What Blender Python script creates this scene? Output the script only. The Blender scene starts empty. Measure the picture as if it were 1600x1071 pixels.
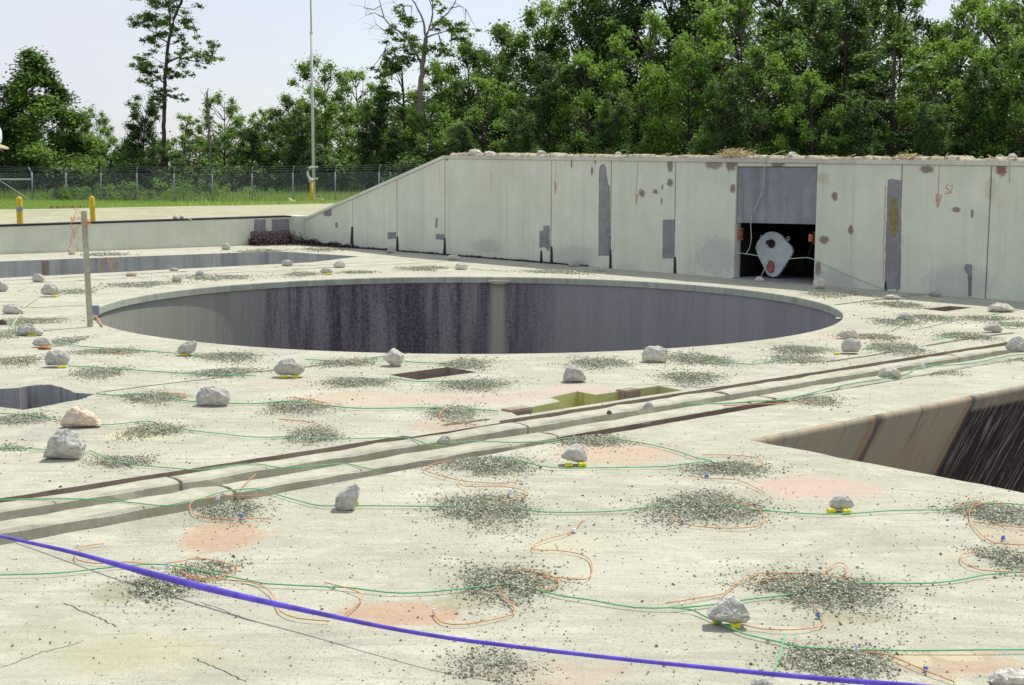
import bpy, bmesh, math, random
import numpy as np
from mathutils import Vector, Matrix, Euler
from mathutils.geometry import delaunay_2d_cdt
R_ = math.radians
SC = bpy.context.scene
COL = SC.collection
rnd = random.Random(7)

# ------------------------------------------------------------------ camera
F, PITCH, ROLL, CAMH = 2125.3, .1267, .0049, 1.5063      # focal length in px of a 1600 wide frame
cam_d = bpy.data.cameras.new('camera')
cam = bpy.data.objects.new('camera', cam_d)
COL.objects.link(cam)
cam_d.sensor_width = 36.0
cam_d.lens = 36.0 * F / 1600.0
cam_d.clip_start, cam_d.clip_end = .05, 3000
cam.matrix_world = (Matrix.Translation((0, 0, CAMH)) @ Matrix.Rotation(math.pi / 2 - PITCH, 4, 'X')
                    @ Matrix.Rotation(ROLL, 4, 'Z'))
SC.camera = cam

# ------------------------------------------------------------------ light
SHX, SHY = -.37, -.38                                    # shadow offset per metre of height
SUN_EL = math.atan(1 / math.hypot(SHX, SHY))
SUN_AZ = math.atan2(-SHX, -SHY)                          # clockwise from +Y
world = bpy.data.worlds.new('World')
SC.world = world
world.use_nodes = True
wn, wl = world.node_tree.nodes, world.node_tree.links
wn.clear()
wo = wn.new('ShaderNodeOutputWorld')
wb = wn.new('ShaderNodeBackground')
wb.inputs['Strength'].default_value = .13
sky = wn.new('ShaderNodeTexSky')
sky.sky_type = 'NISHITA'
sky.sun_disc = False
sky.sun_elevation = SUN_EL
sky.sun_rotation = SUN_AZ
sky.air_density, sky.dust_density, sky.ozone_density = 1.0, 1.0, 1.5
# thin high cloud, all over the sky
tcw = wn.new('ShaderNodeTexCoord')
mpw = wn.new('ShaderNodeMapping')
mpw.inputs['Scale'].default_value = (1, 1, 3.2)
nzw = wn.new('ShaderNodeTexNoise')
nzw.inputs['Scale'].default_value = 2.6
nzw.inputs['Detail'].default_value = 7
nzw.inputs['Roughness'].default_value = .55
rmw = wn.new('ShaderNodeValToRGB')
rmw.color_ramp.elements[0].position, rmw.color_ramp.elements[0].color = .40, (.55, .55, .55, 1)
rmw.color_ramp.elements[1].position, rmw.color_ramp.elements[1].color = .66, (.92, .92, .92, 1)
mxw = wn.new('ShaderNodeMix')
mxw.data_type = 'RGBA'
mxw.inputs[7].default_value = (4.5, 4.6, 5.1, 1)
wl.new(tcw.outputs['Generated'], mpw.inputs['Vector'])
wl.new(mpw.outputs['Vector'], nzw.inputs['Vector'])
wl.new(nzw.outputs['Fac'], rmw.inputs['Fac'])
wl.new(rmw.outputs['Color'], mxw.inputs[0])
wl.new(sky.outputs['Color'], mxw.inputs[6])
wl.new(mxw.outputs[2], wb.inputs['Color'])
wl.new(wb.outputs['Background'], wo.inputs['Surface'])

sun_d = bpy.data.lights.new('sun', 'SUN')
sun_d.energy = 3.3
sun_d.angle = R_(.53)
sun_d.color = (1.0, .97, .85)
sun = bpy.data.objects.new('sun', sun_d)
COL.objects.link(sun)
sun.rotation_euler = Vector((-SHX, -SHY, 1)).to_track_quat('Z', 'Y').to_euler()

SC.view_settings.view_transform = 'Standard'
SC.view_settings.look = 'None'
SC.view_settings.gamma = 1
SC.view_settings.use_curve_mapping = False
SC.view_settings.exposure = 0.42
SC.cycles.max_bounces = 5
SC.cycles.diffuse_bounces = 3
SC.cycles.glossy_bounces = 2
SC.cycles.transmission_bounces = 3
SC.cycles.transparent_max_bounces = 8

# ------------------------------------------------------------------ frames
# the pad has its own axes: u along the door rails, v across them, origin at the shaft's centre
CX, CY, TH = -.4684, 15.1352, .7206
CT, ST = math.cos(TH), math.sin(TH)
RAD = 4.05
def W(u, v, z=0.0):
    return Vector((CX + u * CT - v * ST, CY + u * ST + v * CT, z))
def toUV(x, y):
    dx, dy = x - CX, y - CY
    return dx * CT + dy * ST, -dx * ST + dy * CT
def ray(px, py):
    x, y = (px - 800) / F, -(py - 535.5) / F
    c, s = math.cos(ROLL), math.sin(ROLL)
    x, y = c * x - s * y, s * x + c * y
    cp, sp = math.cos(PITCH), math.sin(PITCH)
    return Vector((x, cp + y * sp, -sp + y * cp))
def G(px, py, z=0.0):                                    # measured point -> place on the level z
    d = ray(px, py)
    t = (z - CAMH) / d.z
    return Vector((d.x * t, d.y * t, z))
def GUV(px, py, z=0.0):
    p = G(px, py, z)
    return toUV(p.x, p.y)
def onwall(px, py, u=5.3):                               # measured point -> (v, z) on the wall face
    d = ray(px, py)
    k = u + CX * CT + CY * ST
    t = k / (d.x * CT + d.y * ST)
    return toUV(d.x * t, d.y * t)[1], CAMH + d.z * t

# ------------------------------------------------------------------ node helpers
class NT:
    def __init__(s, name):
        s.m = bpy.data.materials.new(name)
        s.m.use_nodes = True
        s.t = s.m.node_tree
        s.t.nodes.clear()
        s.out = s.t.nodes.new('ShaderNodeOutputMaterial')
        s.b = s.t.nodes.new('ShaderNodeBsdfPrincipled')
        s.t.links.new(s.b.outputs[0], s.out.inputs[0])
        s.pos = s.t.nodes.new('ShaderNodeNewGeometry').outputs['Position']
        s.obj = s.t.nodes.new('ShaderNodeTexCoord').outputs['Object']
    def n(s, k, **kw):
        x = s.t.nodes.new(k)
        for a, b in kw.items(): setattr(x, a, b)
        return x
    def l(s, a, b): s.t.links.new(a, b)
    def setv(s, sock, v):
        if isinstance(v, bpy.types.NodeSocket): s.l(v, sock)
        else: sock.default_value = v
    def noise(s, scale, detail=5, rough=.6, vec=None, dist=0.0, out='Fac'):
        x = s.n('ShaderNodeTexNoise')
        x.inputs['Scale'].default_value = scale
        x.inputs['Detail'].default_value = detail
        x.inputs['Roughness'].default_value = rough
        x.inputs['Distortion'].default_value = dist
        s.l(vec or s.pos, x.inputs['Vector'])
        return x.outputs[out]
    def vor(s, scale, vec=None, feat='F1', out='Distance'):
        x = s.n('ShaderNodeTexVoronoi', feature=feat)
        x.inputs['Scale'].default_value = scale
        s.l(vec or s.pos, x.inputs['Vector'])
        return x.outputs[out]
    def mapr(s, v, a, b, c=0.0, d=1.0, smooth=True):
        x = s.n('ShaderNodeMapRange')
        if smooth: x.interpolation_type = 'SMOOTHSTEP'
        s.l(v, x.inputs[0])
        for i, q in enumerate((a, b, c, d)): x.inputs[i + 1].default_value = q
        return x.outputs[0]
    def math(s, op, a, b=0.0):
        x = s.n('ShaderNodeMath', operation=op)
        s.setv(x.inputs[0], a)
        s.setv(x.inputs[1], b)
        return x.outputs[0]
    def mix(s, f, a, b, mode='MIX'):
        x = s.n('ShaderNodeMix', data_type='RGBA', blend_type=mode)
        s.setv(x.inputs[0], f)
        for i, q in ((6, a), (7, b)):
            if isinstance(q, tuple): x.inputs[i].default_value = (*q, 1)
            else: s.l(q, x.inputs[i])
        return x.outputs[2]
    def scaled(s, vec, sc, loc=(0, 0, 0), rot=(0, 0, 0), typ='POINT'):
        x = s.n('ShaderNodeMapping', vector_type=typ)
        x.inputs['Location'].default_value = loc
        x.inputs['Rotation'].default_value = rot
        x.inputs['Scale'].default_value = sc
        s.l(vec, x.inputs['Vector'])
        return x.outputs[0]
    def ell(s, vec, nz, c, rx, ry, rot=0.0, amp=.7, a=1.05, b=.55, axes='xy', drop=True):
        # soft irregular patch round c
        rotv, scl = (0, 0, rot), (rx, ry, 1e6)
        m = s.scaled(vec, scl, c, rotv, 'TEXTURE')
        L = s.n('ShaderNodeVectorMath', operation='LENGTH')
        s.l(m, L.inputs[0])
        q = s.math('ADD', L.outputs['Value'], s.math('MULTIPLY', s.math('SUBTRACT', nz, .5), amp * 2))
        return s.mapr(q, a, b, 0, 1)
    def bump(s, h, strength=.4, dist=.01, prev=None):
        x = s.n('ShaderNodeBump')
        x.inputs['Strength'].default_value = strength
        x.inputs['Distance'].default_value = dist
        s.l(h, x.inputs['Height'])
        if prev is not None: s.l(prev, x.inputs['Normal'])
        return x.outputs[0]
    def fin(s, col, rough=.9, nrm=None, spec=.2, metal=0.0):
        s.setv(s.b.inputs['Base Color'], (*col, 1) if isinstance(col, tuple) else col)
        s.setv(s.b.inputs['Roughness'], rough)
        s.b.inputs['Specular IOR Level'].default_value = spec
        s.b.inputs['Metallic'].default_value = metal
        if nrm is not None: s.l(nrm, s.b.inputs['Normal'])
        return s.m

def simple(name, col, var=.25, scale=30, rough=.85, bs=.3, bd=.004, spec=.25, metal=0, obj=True):
    t = NT(name)
    v = t.obj if obj else t.pos
    n1 = t.noise(scale, 5, .65, v)
    n2 = t.noise(scale * .17, 3, .6, v)
    c = t.mix(t.mapr(n1, .3, .7), tuple(x * (1 - var) for x in col), tuple(min(1, x * (1 + var)) for x in col))
    c = t.mix(t.mapr(n2, .35, .7, 0, .5), c, tuple(x * (1 - var * 1.2) for x in col))
    return t.fin(c, rough, t.bump(n1, bs, bd), spec, metal)

# ------------------------------------------------------------------ mesh helpers
def link(name, me, mat=None, parent=None, loc=None):
    o = bpy.data.objects.new(name, me)
    COL.objects.link(o)
    if me is not None and mat is not None and not len(me.materials):
        for m in (mat if isinstance(mat, (list, tuple)) else [mat]): me.materials.append(m)
    if loc is not None: o.location = loc
    if parent is not None: o.parent = parent
    return o
def tag(o, label=None, cat=None, group=None, kind=None):
    if label: o['label'] = label
    if cat: o['category'] = cat
    if group: o['group'] = group
    if kind: o['kind'] = kind
    return o
def thing(name, label, cat, loc=(0, 0, 0), group=None):
    return tag(link(name, None, loc=loc), label, cat, group)
def pyd(name, vs, fs, smooth=False):
    me = bpy.data.meshes.new(name)
    me.from_pydata([tuple(v) for v in vs], [], fs)
    if smooth: me.polygons.foreach_set('use_smooth', [True] * len(me.polygons))
    me.update()
    return me
def fast(name, V, Fq, smooth=False, mats=None):
    V = np.asarray(V, dtype=np.float32)
    Fq = np.asarray(Fq, dtype=np.int32)
    k = Fq.shape[1]
    me = bpy.data.meshes.new(name)
    me.vertices.add(len(V))
    me.vertices.foreach_set('co', V.ravel())
    me.loops.add(Fq.size)
    me.loops.foreach_set('vertex_index', Fq.ravel())
    me.polygons.add(len(Fq))
    me.polygons.foreach_set('loop_start', np.arange(0, Fq.size, k, dtype=np.int32))
    if mats is not None: me.polygons.foreach_set('material_index', np.asarray(mats, dtype=np.int32))
    if smooth: me.polygons.foreach_set('use_smooth', np.ones(len(Fq), dtype=bool))
    me.update(calc_edges=True)
    return me
class MB:
    def __init__(s): s.v, s.f = [], []
    def quad(s, *p):
        i = len(s.v); s.v += [Vector(q) for q in p]; s.f.append(tuple(range(i, i + len(p))))
    def boxuv(s, u0, u1, v0, v1, z0, z1):
        c = [W(u, v, z) for z in (z0, z1) for u, v in ((u0, v0), (u1, v0), (u1, v1), (u0, v1))]
        s.hexa(c)
    def box(s, x0, x1, y0, y1, z0, z1, M=None):
        c = [Vector((x, y, z)) for z in (z0, z1) for x, y in ((x0, y0), (x1, y0), (x1, y1), (x0, y1))]
        if M is not None: c = [M @ p for p in c]
        s.hexa(c)
    def hexa(s, c):
        i = len(s.v); s.v += c
        for f in ((3, 2, 1, 0), (4, 5, 6, 7), (0, 1, 5, 4), (1, 2, 6, 5), (2, 3, 7, 6), (3, 0, 4, 7)):
            s.f.append(tuple(i + q for q in f))
    def tube(s, pts, rad, n=6, cap=True):
        pts = [Vector(p) for p in pts]
        rs = rad if isinstance(rad, (list, tuple)) else [rad] * len(pts)
        i0 = len(s.v)
        up = Vector((0, 0, 1))
        for k, p in enumerate(pts):
            d = (pts[min(k + 1, len(pts) - 1)] - pts[max(k - 1, 0)])
            d = d.normalized() if d.length > 1e-9 else Vector((0, 0, 1))
            a = d.cross(up if abs(d.z) < .95 else Vector((1, 0, 0))).normalized()
            b = a.cross(d)
            for q in range(n):
                t = 2 * math.pi * q / n
                s.v.append(p + (a * math.cos(t) + b * math.sin(t)) * rs[k])
        for k in range(len(pts) - 1):
            for q in range(n):
                a0, a1 = i0 + k * n + q, i0 + k * n + (q + 1) % n
                s.f.append((a0, a1, a1 + n, a0 + n))
        if cap:
            s.f.append(tuple(i0 + q for q in range(n))[::-1])
            e = i0 + (len(pts) - 1) * n
            s.f.append(tuple(e + q for q in range(n)))
    def lathe(s, prof, n=20, M=None, arc=2 * math.pi):
        i0 = len(s.v)
        for r, z in prof:
            for q in range(n):
                p = Vector((r * math.cos(arc * q / n), r * math.sin(arc * q / n), z))
                s.v.append(M @ p if M is not None else p)
        for k in range(len(prof) - 1):
            for q in range(n):
                a, b = i0 + k * n + q, i0 + k * n + (q + 1) % n
                s.f.append((a, b, b + n, a + n))
    def prism(s, poly, fn, d0, d1):                      # poly 2-D, fn(a, b, d) -> world
        n = len(poly); i = len(s.v)
        s.v += [fn(a, b, d0) for a, b in poly] + [fn(a, b, d1) for a, b in poly]
        s.f.append(tuple(i + q for q in range(n)))
        s.f.append(tuple(i + n + q for q in range(n))[::-1])
        for q in range(n):
            r = (q + 1) % n
            s.f.append((i + r, i + q, i + n + q, i + n + r))
    def build(s, name, mat, parent=None, smooth=False, loc=None, bevel=0):
        vs = [v - Vector(loc) for v in s.v] if loc is not None else s.v
        me = pyd(name, vs, s.f, smooth)
        bm = bmesh.new(); bm.from_mesh(me)
        bmesh.ops.recalc_face_normals(bm, faces=bm.faces)
        if bevel: bmesh.ops.bevel(bm, geom=bm.edges[:], offset=bevel, segments=2, affect='EDGES', clamp_overlap=True)
        bm.to_mesh(me); bm.free()
        return link(name, me, mat, parent, loc if parent is None else None)
def smoothline(pts, step=.02):
    P = [Vector(p) for p in pts]
    if len(P) < 3: return P
    out = []
    for i in range(len(P) - 1):
        p0, p1, p2, p3 = P[max(i - 1, 0)], P[i], P[i + 1], P[min(i + 2, len(P) - 1)]
        n = max(2, min(24, int((p2 - p1).length / step)))
        for k in range(n):
            t = k / n
            out.append(.5 * ((2 * p1) + (p2 - p0) * t + (2 * p0 - 5 * p1 + 4 * p2 - p3) * t * t
                             + (3 * p1 - p0 - 3 * p2 + p3) * t ** 3))
    out.append(P[-1])
    return out
def inpoly(x, y, poly):
    c = False
    j = len(poly) - 1
    for i in range(len(poly)):
        xi, yi = poly[i]; xj, yj = poly[j]
        if (yi > y) != (yj > y) and x < (xj - xi) * (y - yi) / (yj - yi) + xi: c = not c
        j = i
    return c
def ragged(poly, step, amp, seed=1):
    r = random.Random(seed)
    out = []
    for i in range(len(poly)):
        a, b = poly[i], poly[(i + 1) % len(poly)]
        L = math.hypot(b[0] - a[0], b[1] - a[1])
        n = max(1, int(L / step))
        for k in range(n):
            t = k / n
            j = amp if k else amp * .4
            out.append((a[0] + (b[0] - a[0]) * t + r.gauss(0, j), a[1] + (b[1] - a[1]) * t + r.gauss(0, j)))
    return out

# ------------------------------------------------------------------ materials
def uvstain(px, py, rx, ry):                             # patch on the pad measured in the picture -> centre, radii
    c = G(px, py)
    k = c.y / F
    rz = (G(px, py - ry).y - G(px, py + ry).y) / 2
    return (c.x, c.y, 0), rx * k, rz
def pad_material():
    t = NT('pad_concrete')
    big = t.noise(.55, 4, .6)
    mid = t.noise(3.2, 7, .72, dist=.4)
    fine = t.noise(38, 5, .7)
    grit = t.noise(190, 3, .75)
    lay = t.noise(1.7, 8, .74, t.scaled(t.pos, (1, 2.6, 1), rot=(0, 0, .55)), dist=1.2)
    scr = t.noise(5, 6, .75, t.scaled(t.pos, (.5, 3.5, 1), rot=(0, 0, .35)), dist=.6)
    c = t.mix(t.mapr(big, .3, .7), (.355, .35, .262), (.43, .42, .322))
    c = t.mix(t.mapr(mid, .42, .68, 0, .8), c, (.52, .51, .405))
    c = t.mix(t.mapr(lay, .48, .60, 0, .65), c, (.285, .28, .215))
    c = t.mix(t.mapr(scr, .5, .62, 0, .6), c, (.27, .265, .20))
    c = t.mix(t.mapr(t.noise(1.1, 5, .7, dist=.5), .55, .7, 0, .5), c, (.58, .57, .455))
    c = t.mix(t.mapr(fine, .5, .7, 0, .65), c, (.26, .25, .19))
    c = t.mix(t.mapr(grit, .35, .7, 0, .5), c, (.64, .62, .52))
    sp = t.math('MULTIPLY', t.mapr(t.vor(70), .24, .12), t.mapr(t.noise(2.4, 4), .34, .54))
    c = t.mix(t.math('MULTIPLY', sp, .9), c, (.15, .145, .115))
    sp2 = t.math('MULTIPLY', t.mapr(t.vor(150), .26, .12), t.mapr(t.noise(1.3, 4), .34, .54))
    c = t.mix(t.math('MULTIPLY', sp2, .6), c, (.2, .19, .15))
    nz = t.noise(7, 8, .78, dist=.5)
    brk = t.noise(22, 6, .75)
    for (px, py, rx, ry, col, k) in (
            (350, 838, 75, 26, (.58, .34, .20), .75), (620, 962, 95, 22, (.62, .35, .22), .75),
            (960, 708, 110, 18, (.66, .46, .35), .75), (1275, 762, 105, 20, (.68, .48, .40), .8),
            (560, 624, 130, 12, (.68, .50, .38), .65), (760, 622, 110, 10, (.68, .50, .42), .6),
            (900, 612, 70, 12, (.68, .50, .44), .7), (1490, 1036, 120, 22, (.60, .36, .22), .6),
            (860, 1052, 130, 24, (.62, .45, .34), .5), (330, 775, 60, 14, (.64, .44, .33), .5),
            (690, 665, 60, 10, (.62, .42, .32), .5), (460, 600, 70, 8, (.66, .5, .4), .4),
            (1350, 528, 90, 8, (.66, .5, .42), .5), (1540, 495, 60, 6, (.64, .48, .4), .4),
            (1290, 560, 60, 5, (.66, .5, .42), .4), (1590, 840, 60, 18, (.6, .42, .3), .5),
            (730, 940, 55, 14, (.35, .31, .17), .6), (1330, 965, 70, 10, (.36, .33, .18), .6),
            (190, 925, 50, 18, (.30, .29, .15), .55), (230, 1020, 150, 35, (.52, .49, .30), .5),
            (60, 1000, 90, 30, (.50, .48, .31), .45), (215, 680, 55, 9, (.74, .70, .42), .8),
            (1420, 1030, 40, 12, (.76, .73, .46), .7), (1490, 1025, 40, 8, (.74, .70, .45), .6),
            (890, 850, 60, 20, (.7, .66, .48), .4), (260, 815, 60, 14, (.36, .35, .24), .5),
            (75, 680, 60, 12, (.45, .44, .37), .4), (1000, 900, 160, 30, (.68, .66, .54), .4)):
        (cx, cy, _), ax, ay = uvstain(px, py, rx, ry)
        c = t.mix(t.math('MULTIPLY', t.math('MULTIPLY', t.ell(t.pos, nz, (cx, cy, 0), ax, ay, amp=1.15, a=1.15, b=.7), t.mapr(brk, .3, .6, .55, 1)), min(1, k * .95)), c, tuple(q * .76 for q in col))
    for (px, py, rx, ry) in ((355, 797, 56, 17), (255, 918, 62, 20), (790, 912, 88, 27), (1285, 924, 112, 30), (1312, 1036, 104, 26), (758, 797, 88, 24), (1100, 795, 95, 26), (762, 728, 68, 16),
                             (1138, 733, 60, 12), (1555, 803, 62, 18), (1575, 874, 48, 18), (770, 1040, 72, 26), (488, 681, 44, 12), (190, 722, 46, 10), (236, 622, 48, 8), (555, 598, 48, 8), (742, 602, 50, 9), (1080, 591, 46, 9)):
        (cx, cy, _), ax, ay = uvstain(px, py, rx * 1.2, ry * 1.2)          # stone dust round the heaps
        c = t.mix(t.math('MULTIPLY', t.ell(t.pos, nz, (cx, cy, 0), ax, ay, amp=.8, a=1.35, b=.3), .55), c, (.29, .29, .22))
    h = t.math('ADD', t.math('MULTIPLY', mid, .6), t.math('MULTIPLY', fine, .5))
    h = t.math('ADD', h, t.math('MULTIPLY', grit, .18))
    nb = t.bump(h, .8, .014, t.bump(big, .3, .08))
    return t.fin(c, .93, nb, .15)
def conc(name, a, b, dark, streak=0.0, scale=3.0, bs=.4, patch=()):
    t = NT(name)
    n1 = t.noise(scale, 6, .65)
    n2 = t.noise(scale * 11, 4, .7)
    n3 = t.noise(.5, 3, .6)
    c = t.mix(t.mapr(n1, .3, .72), a, b)
    c = t.mix(t.mapr(n2, .55, .8, 0, .45), c, dark)
    c = t.mix(t.mapr(n3, .45, .7, 0, .35), c, dark)
    if streak:
        s1 = t.noise(1.6, 6, .7, t.scaled(t.pos, (3, 3, .12)))
        s2 = t.noise(5, 5, .7, t.scaled(t.pos, (3, 3, .1)))
        c = t.mix(t.mapr(s1, .45, .68, 0, streak), c, dark)
        c = t.mix(t.mapr(s2, .55, .72, 0, streak * .7), c, tuple(x * .6 for x in dark))
    nz = t.noise(16, 7, .75)
    for cc, rx, ry, rot, col, k in patch:
        vv = t.scaled(t.pos, (1, 1, 1))
        # patches lie on a vertical face: turn (along wall, height) into x, y
        c = t.mix(t.math('MULTIPLY', wallpatch(t, nz, cc, rx, ry, rot), k), c, col)
    nb = t.bump(t.math('ADD', n2, t.math('MULTIPLY', n1, .6)), bs, .006)
    return t.fin(c, .92, nb, .15)
def wallpatch(t, nz, cc, rx, ry, rot):
    if not hasattr(t, 'wv'):
        m = t.n('ShaderNodeMapping', vector_type='TEXTURE')         # world -> pad axes
        m.inputs['Location'].default_value = (CX, CY, 0)
        m.inputs['Rotation'].default_value = (0, 0, TH)
        t.l(t.pos, m.inputs['Vector'])
        sx = t.n('ShaderNodeSeparateXYZ'); t.l(m.outputs[0], sx.inputs[0])
        cb = t.n('ShaderNodeCombineXYZ')
        t.l(sx.outputs[1], cb.inputs[0]); t.l(sx.outputs[2], cb.inputs[1])
        t.wv = cb.outputs[0]
    return t.ell(t.wv, nz, (cc[0], cc[1], 0), rx, ry, rot, amp=.8, a=1.1, b=.6)

M = {}
M['pad'] = pad_material()
BR = (.17, .115, .10)
def wp(px, py, rx, ry, rot=0, col=BR, k=.8):
    v, z = onwall(px, py)
    d = ray(px, py)
    s = 16.0 / F
    return ((v, z), rx * s, ry * s, rot, col, k)
spots = [wp(893, 257, 3, 9), wp(925, 268, 4, 12), wp(930, 253, 3, 7), wp(1003, 302, 11, 8, .5), wp(1024, 300, 8, 5),
         wp(1035, 292, 3, 6), wp(1047, 286, 9, 9), wp(1034, 315, 3, 8), wp(1047, 258, 9, 17), wp(1115, 256, 24, 12, 0, (.22, .17, .13), .8),
         wp(1142, 258, 14, 13), wp(1145, 295, 7, 9), wp(1216, 256, 18, 8), wp(1304, 307, 7, 9), wp(1329, 360, 6, 9),
         wp(1288, 375, 12, 8), wp(1278, 421, 8, 15), wp(1448, 265, 15, 7), wp(1457, 252, 14, 6), wp(1494, 328, 10, 5), wp(1519, 334, 3, 9),
         wp(1564, 265, 12, 11, 0, (.22, .09, .07), .9), wp(1286, 279, 16, 12, 0, (.44, .42, .26), .5), wp(1548, 295, 12, 22, 0, (.46, .42, .28), .5),
         wp(853, 247, 7, 8), wp(698, 247, 6, 9), wp(1120, 400, 60, 40, 0, (.40, .41, .39), .5), wp(900, 400, 80, 26, 0, (.42, .43, .40), .4),
         wp(1300, 440, 60, 22, 0, (.42, .42, .41), .5), wp(760, 385, 60, 18, 0, (.43, .44, .39), .5), wp(1500, 440, 70, 30, 0, (.43, .43, .41), .45)]
M['wall'] = conc('wall_concrete', (.615, .645, .52), (.70, .725, .60), (.51, .53, .43), .35, 2.2, .45, spots)
M['lowwall'] = conc('low_wall_concrete', (.59, .61, .49), (.67, .69, .57), (.48, .49, .40), .2, 2.6, .4)
M['coping'] = conc('coping_concrete', (.56, .55, .46), (.66, .65, .55), (.30, .28, .23), .3, 4, .5)
M['rim'] = conc('rim_concrete', (.42, .45, .36), (.52, .54, .44), (.27, .28, .22), .7, 5, .4)
def shaft_material():
    t = NT('shaft_lining')
    m = t.n('ShaderNodeMapping', vector_type='TEXTURE')
    m.inputs['Location'].default_value = (CX, CY, 0)
    t.l(t.pos, m.inputs['Vector'])
    s1 = t.noise(1.1, 6, .72, t.scaled(m.outputs[0], (2.0, 2.0, .16)))
    s2 = t.noise(5.5, 6, .75, t.scaled(m.outputs[0], (2.2, 2.2, .07)))
    gr = t.noise(34, 4, .8)
    big = t.noise(.45, 3, .6, m.outputs[0])
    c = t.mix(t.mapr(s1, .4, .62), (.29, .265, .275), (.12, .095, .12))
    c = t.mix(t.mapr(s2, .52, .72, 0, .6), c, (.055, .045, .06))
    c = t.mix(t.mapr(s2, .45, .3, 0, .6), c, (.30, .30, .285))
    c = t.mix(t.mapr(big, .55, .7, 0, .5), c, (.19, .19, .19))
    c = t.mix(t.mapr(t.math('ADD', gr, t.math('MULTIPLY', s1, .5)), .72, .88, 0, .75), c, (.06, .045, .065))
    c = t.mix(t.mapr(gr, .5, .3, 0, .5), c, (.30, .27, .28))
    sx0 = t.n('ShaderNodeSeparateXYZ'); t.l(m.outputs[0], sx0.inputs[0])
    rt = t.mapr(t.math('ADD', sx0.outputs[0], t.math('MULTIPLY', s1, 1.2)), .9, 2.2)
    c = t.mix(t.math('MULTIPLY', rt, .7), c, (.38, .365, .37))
    # paler run below the two notches, and the left side painted lighter as if sunlit
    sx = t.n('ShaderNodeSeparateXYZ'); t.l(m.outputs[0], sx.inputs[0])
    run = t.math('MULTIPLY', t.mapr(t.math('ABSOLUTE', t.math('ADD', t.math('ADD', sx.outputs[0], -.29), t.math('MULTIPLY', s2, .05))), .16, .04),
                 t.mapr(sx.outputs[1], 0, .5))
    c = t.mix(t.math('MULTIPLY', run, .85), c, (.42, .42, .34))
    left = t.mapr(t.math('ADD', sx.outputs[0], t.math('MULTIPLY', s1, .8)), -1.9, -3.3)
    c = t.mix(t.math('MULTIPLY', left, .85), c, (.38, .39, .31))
    nb = t.bump(t.math('ADD', gr, s2), .5, .006)
    return t.fin(c, .88, nb, .2)
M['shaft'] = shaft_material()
def duct_material():
    t = NT('duct_wall')
    m = t.n('ShaderNodeMapping', vector_type='TEXTURE')
    m.inputs['Location'].default_value = (CX, CY, 0)
    m.inputs['Rotation'].default_value = (0, 0, TH)
    t.l(t.pos, m.inputs['Vector'])
    p = m.outputs[0]
    n1 = t.noise(1.6, 6, .7, t.scaled(p, (2.2, .4, .35)))
    n2 = t.noise(7, 5, .75, t.scaled(p, (2.4, .2, .14)))
    n3 = t.noise(3, 5, .6, p)
    c = t.mix(t.mapr(n1, .35, .65), (.34, .31, .22), (.42, .32, .21))
    c = t.mix(t.mapr(n3, .5, .7, 0, .6), c, (.21, .20, .17))
    c = t.mix(t.mapr(n2, .52, .7, 0, .5), c, (.13, .115, .10))
    sx = t.n('ShaderNodeSeparateXYZ'); t.l(p, sx.inputs[0])
    uu = t.math('ADD', sx.outputs[0], t.math('MULTIPLY', t.math('SUBTRACT', n3, .5), .10))
    soot = t.mapr(uu, -1.36, -1.27)
    dk = t.mix(t.mapr(t.noise(16, 5, .75, t.scaled(p, (2.4, .2, .10))), .50, .64), (.038, .026, .024), (.34, .30, .27))
    dk = t.mix(t.mapr(t.noise(55, 3, .7), .5, .75, 0, .25), dk, (.12, .09, .08))
    top = t.mapr(t.math('ADD', sx.outputs[2], t.math('MULTIPLY', n3, .12)), -.06, -.02)
    sm = t.math('MULTIPLY', soot, t.math('SUBTRACT', 1.0, t.math('MULTIPLY', top, .8)))
    c = t.mix(sm, c, dk)
    for u0, w in ((-2.42, .05), (-1.31, .04)):
        seam = t.mapr(t.math('ABSOLUTE', t.math('SUBTRACT', uu, u0)), w, w * .3)
        c = t.mix(t.math('MULTIPLY', seam, .7), c, (.05, .038, .045))
        r = t.mapr(t.math('ABSOLUTE', t.math('SUBTRACT', uu, u0 - .07)), .05, .01)
        c = t.mix(t.math('MULTIPLY', r, .6), c, (.34, .19, .10))
    return t.fin(c, .85, t.bump(t.math('ADD', n3, n2), .4, .008), .2)
M['duct'] = duct_material()
M['pitwall'] = conc('pit_concrete', (.40, .41, .38), (.48, .49, .45), (.22, .20, .22), .6, 3, .5)
M['leftpit'] = conc('left_pit_concrete', (.32, .32, .32), (.42, .42, .41), (.09, .07, .09), .9, 3, .5)
M['olive'] = conc('olive_painted_steel', (.52, .53, .22), (.60, .60, .28), (.38, .30, .15), .4, 4, .25)
M['rustwall'] = conc('rusty_pit_wall', (.27, .21, .165), (.36, .28, .22), (.14, .09, .08), .4, 5, .4)
M['groove'] = conc('groove_dirt', (.40, .39, .29), (.50, .48, .37), (.24, .225, .15), 0, 6, .7)
M['rail'] = conc('rail_concrete', (.40, .39, .30), (.54, .525, .42), (.22, .21, .15), .2, 9, .9)
M['railsteel'] = conc('rusty_rail_steel', (.20, .15, .12), (.28, .22, .17), (.11, .08, .07), .3, 6, .4)
M['flange'] = conc('worn_flange_steel', (.42, .41, .33), (.52, .50, .42), (.28, .20, .13), .2, 6, .4)
M['black'] = simple('cavity_shade_black', (.012, .011, .013), .2, 8, .95)  # near-black colour stands in for the shade inside the opening
M['plate'] = conc('zinc_grey_plate', (.25, .26, .285), (.33, .34, .36), (.16, .165, .19), .6, 5, .3)
M['patch'] = conc('exposed_mortar', (.23, .23, .235), (.31, .305, .31), (.16, .155, .165), .3, 7, .4)
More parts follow.
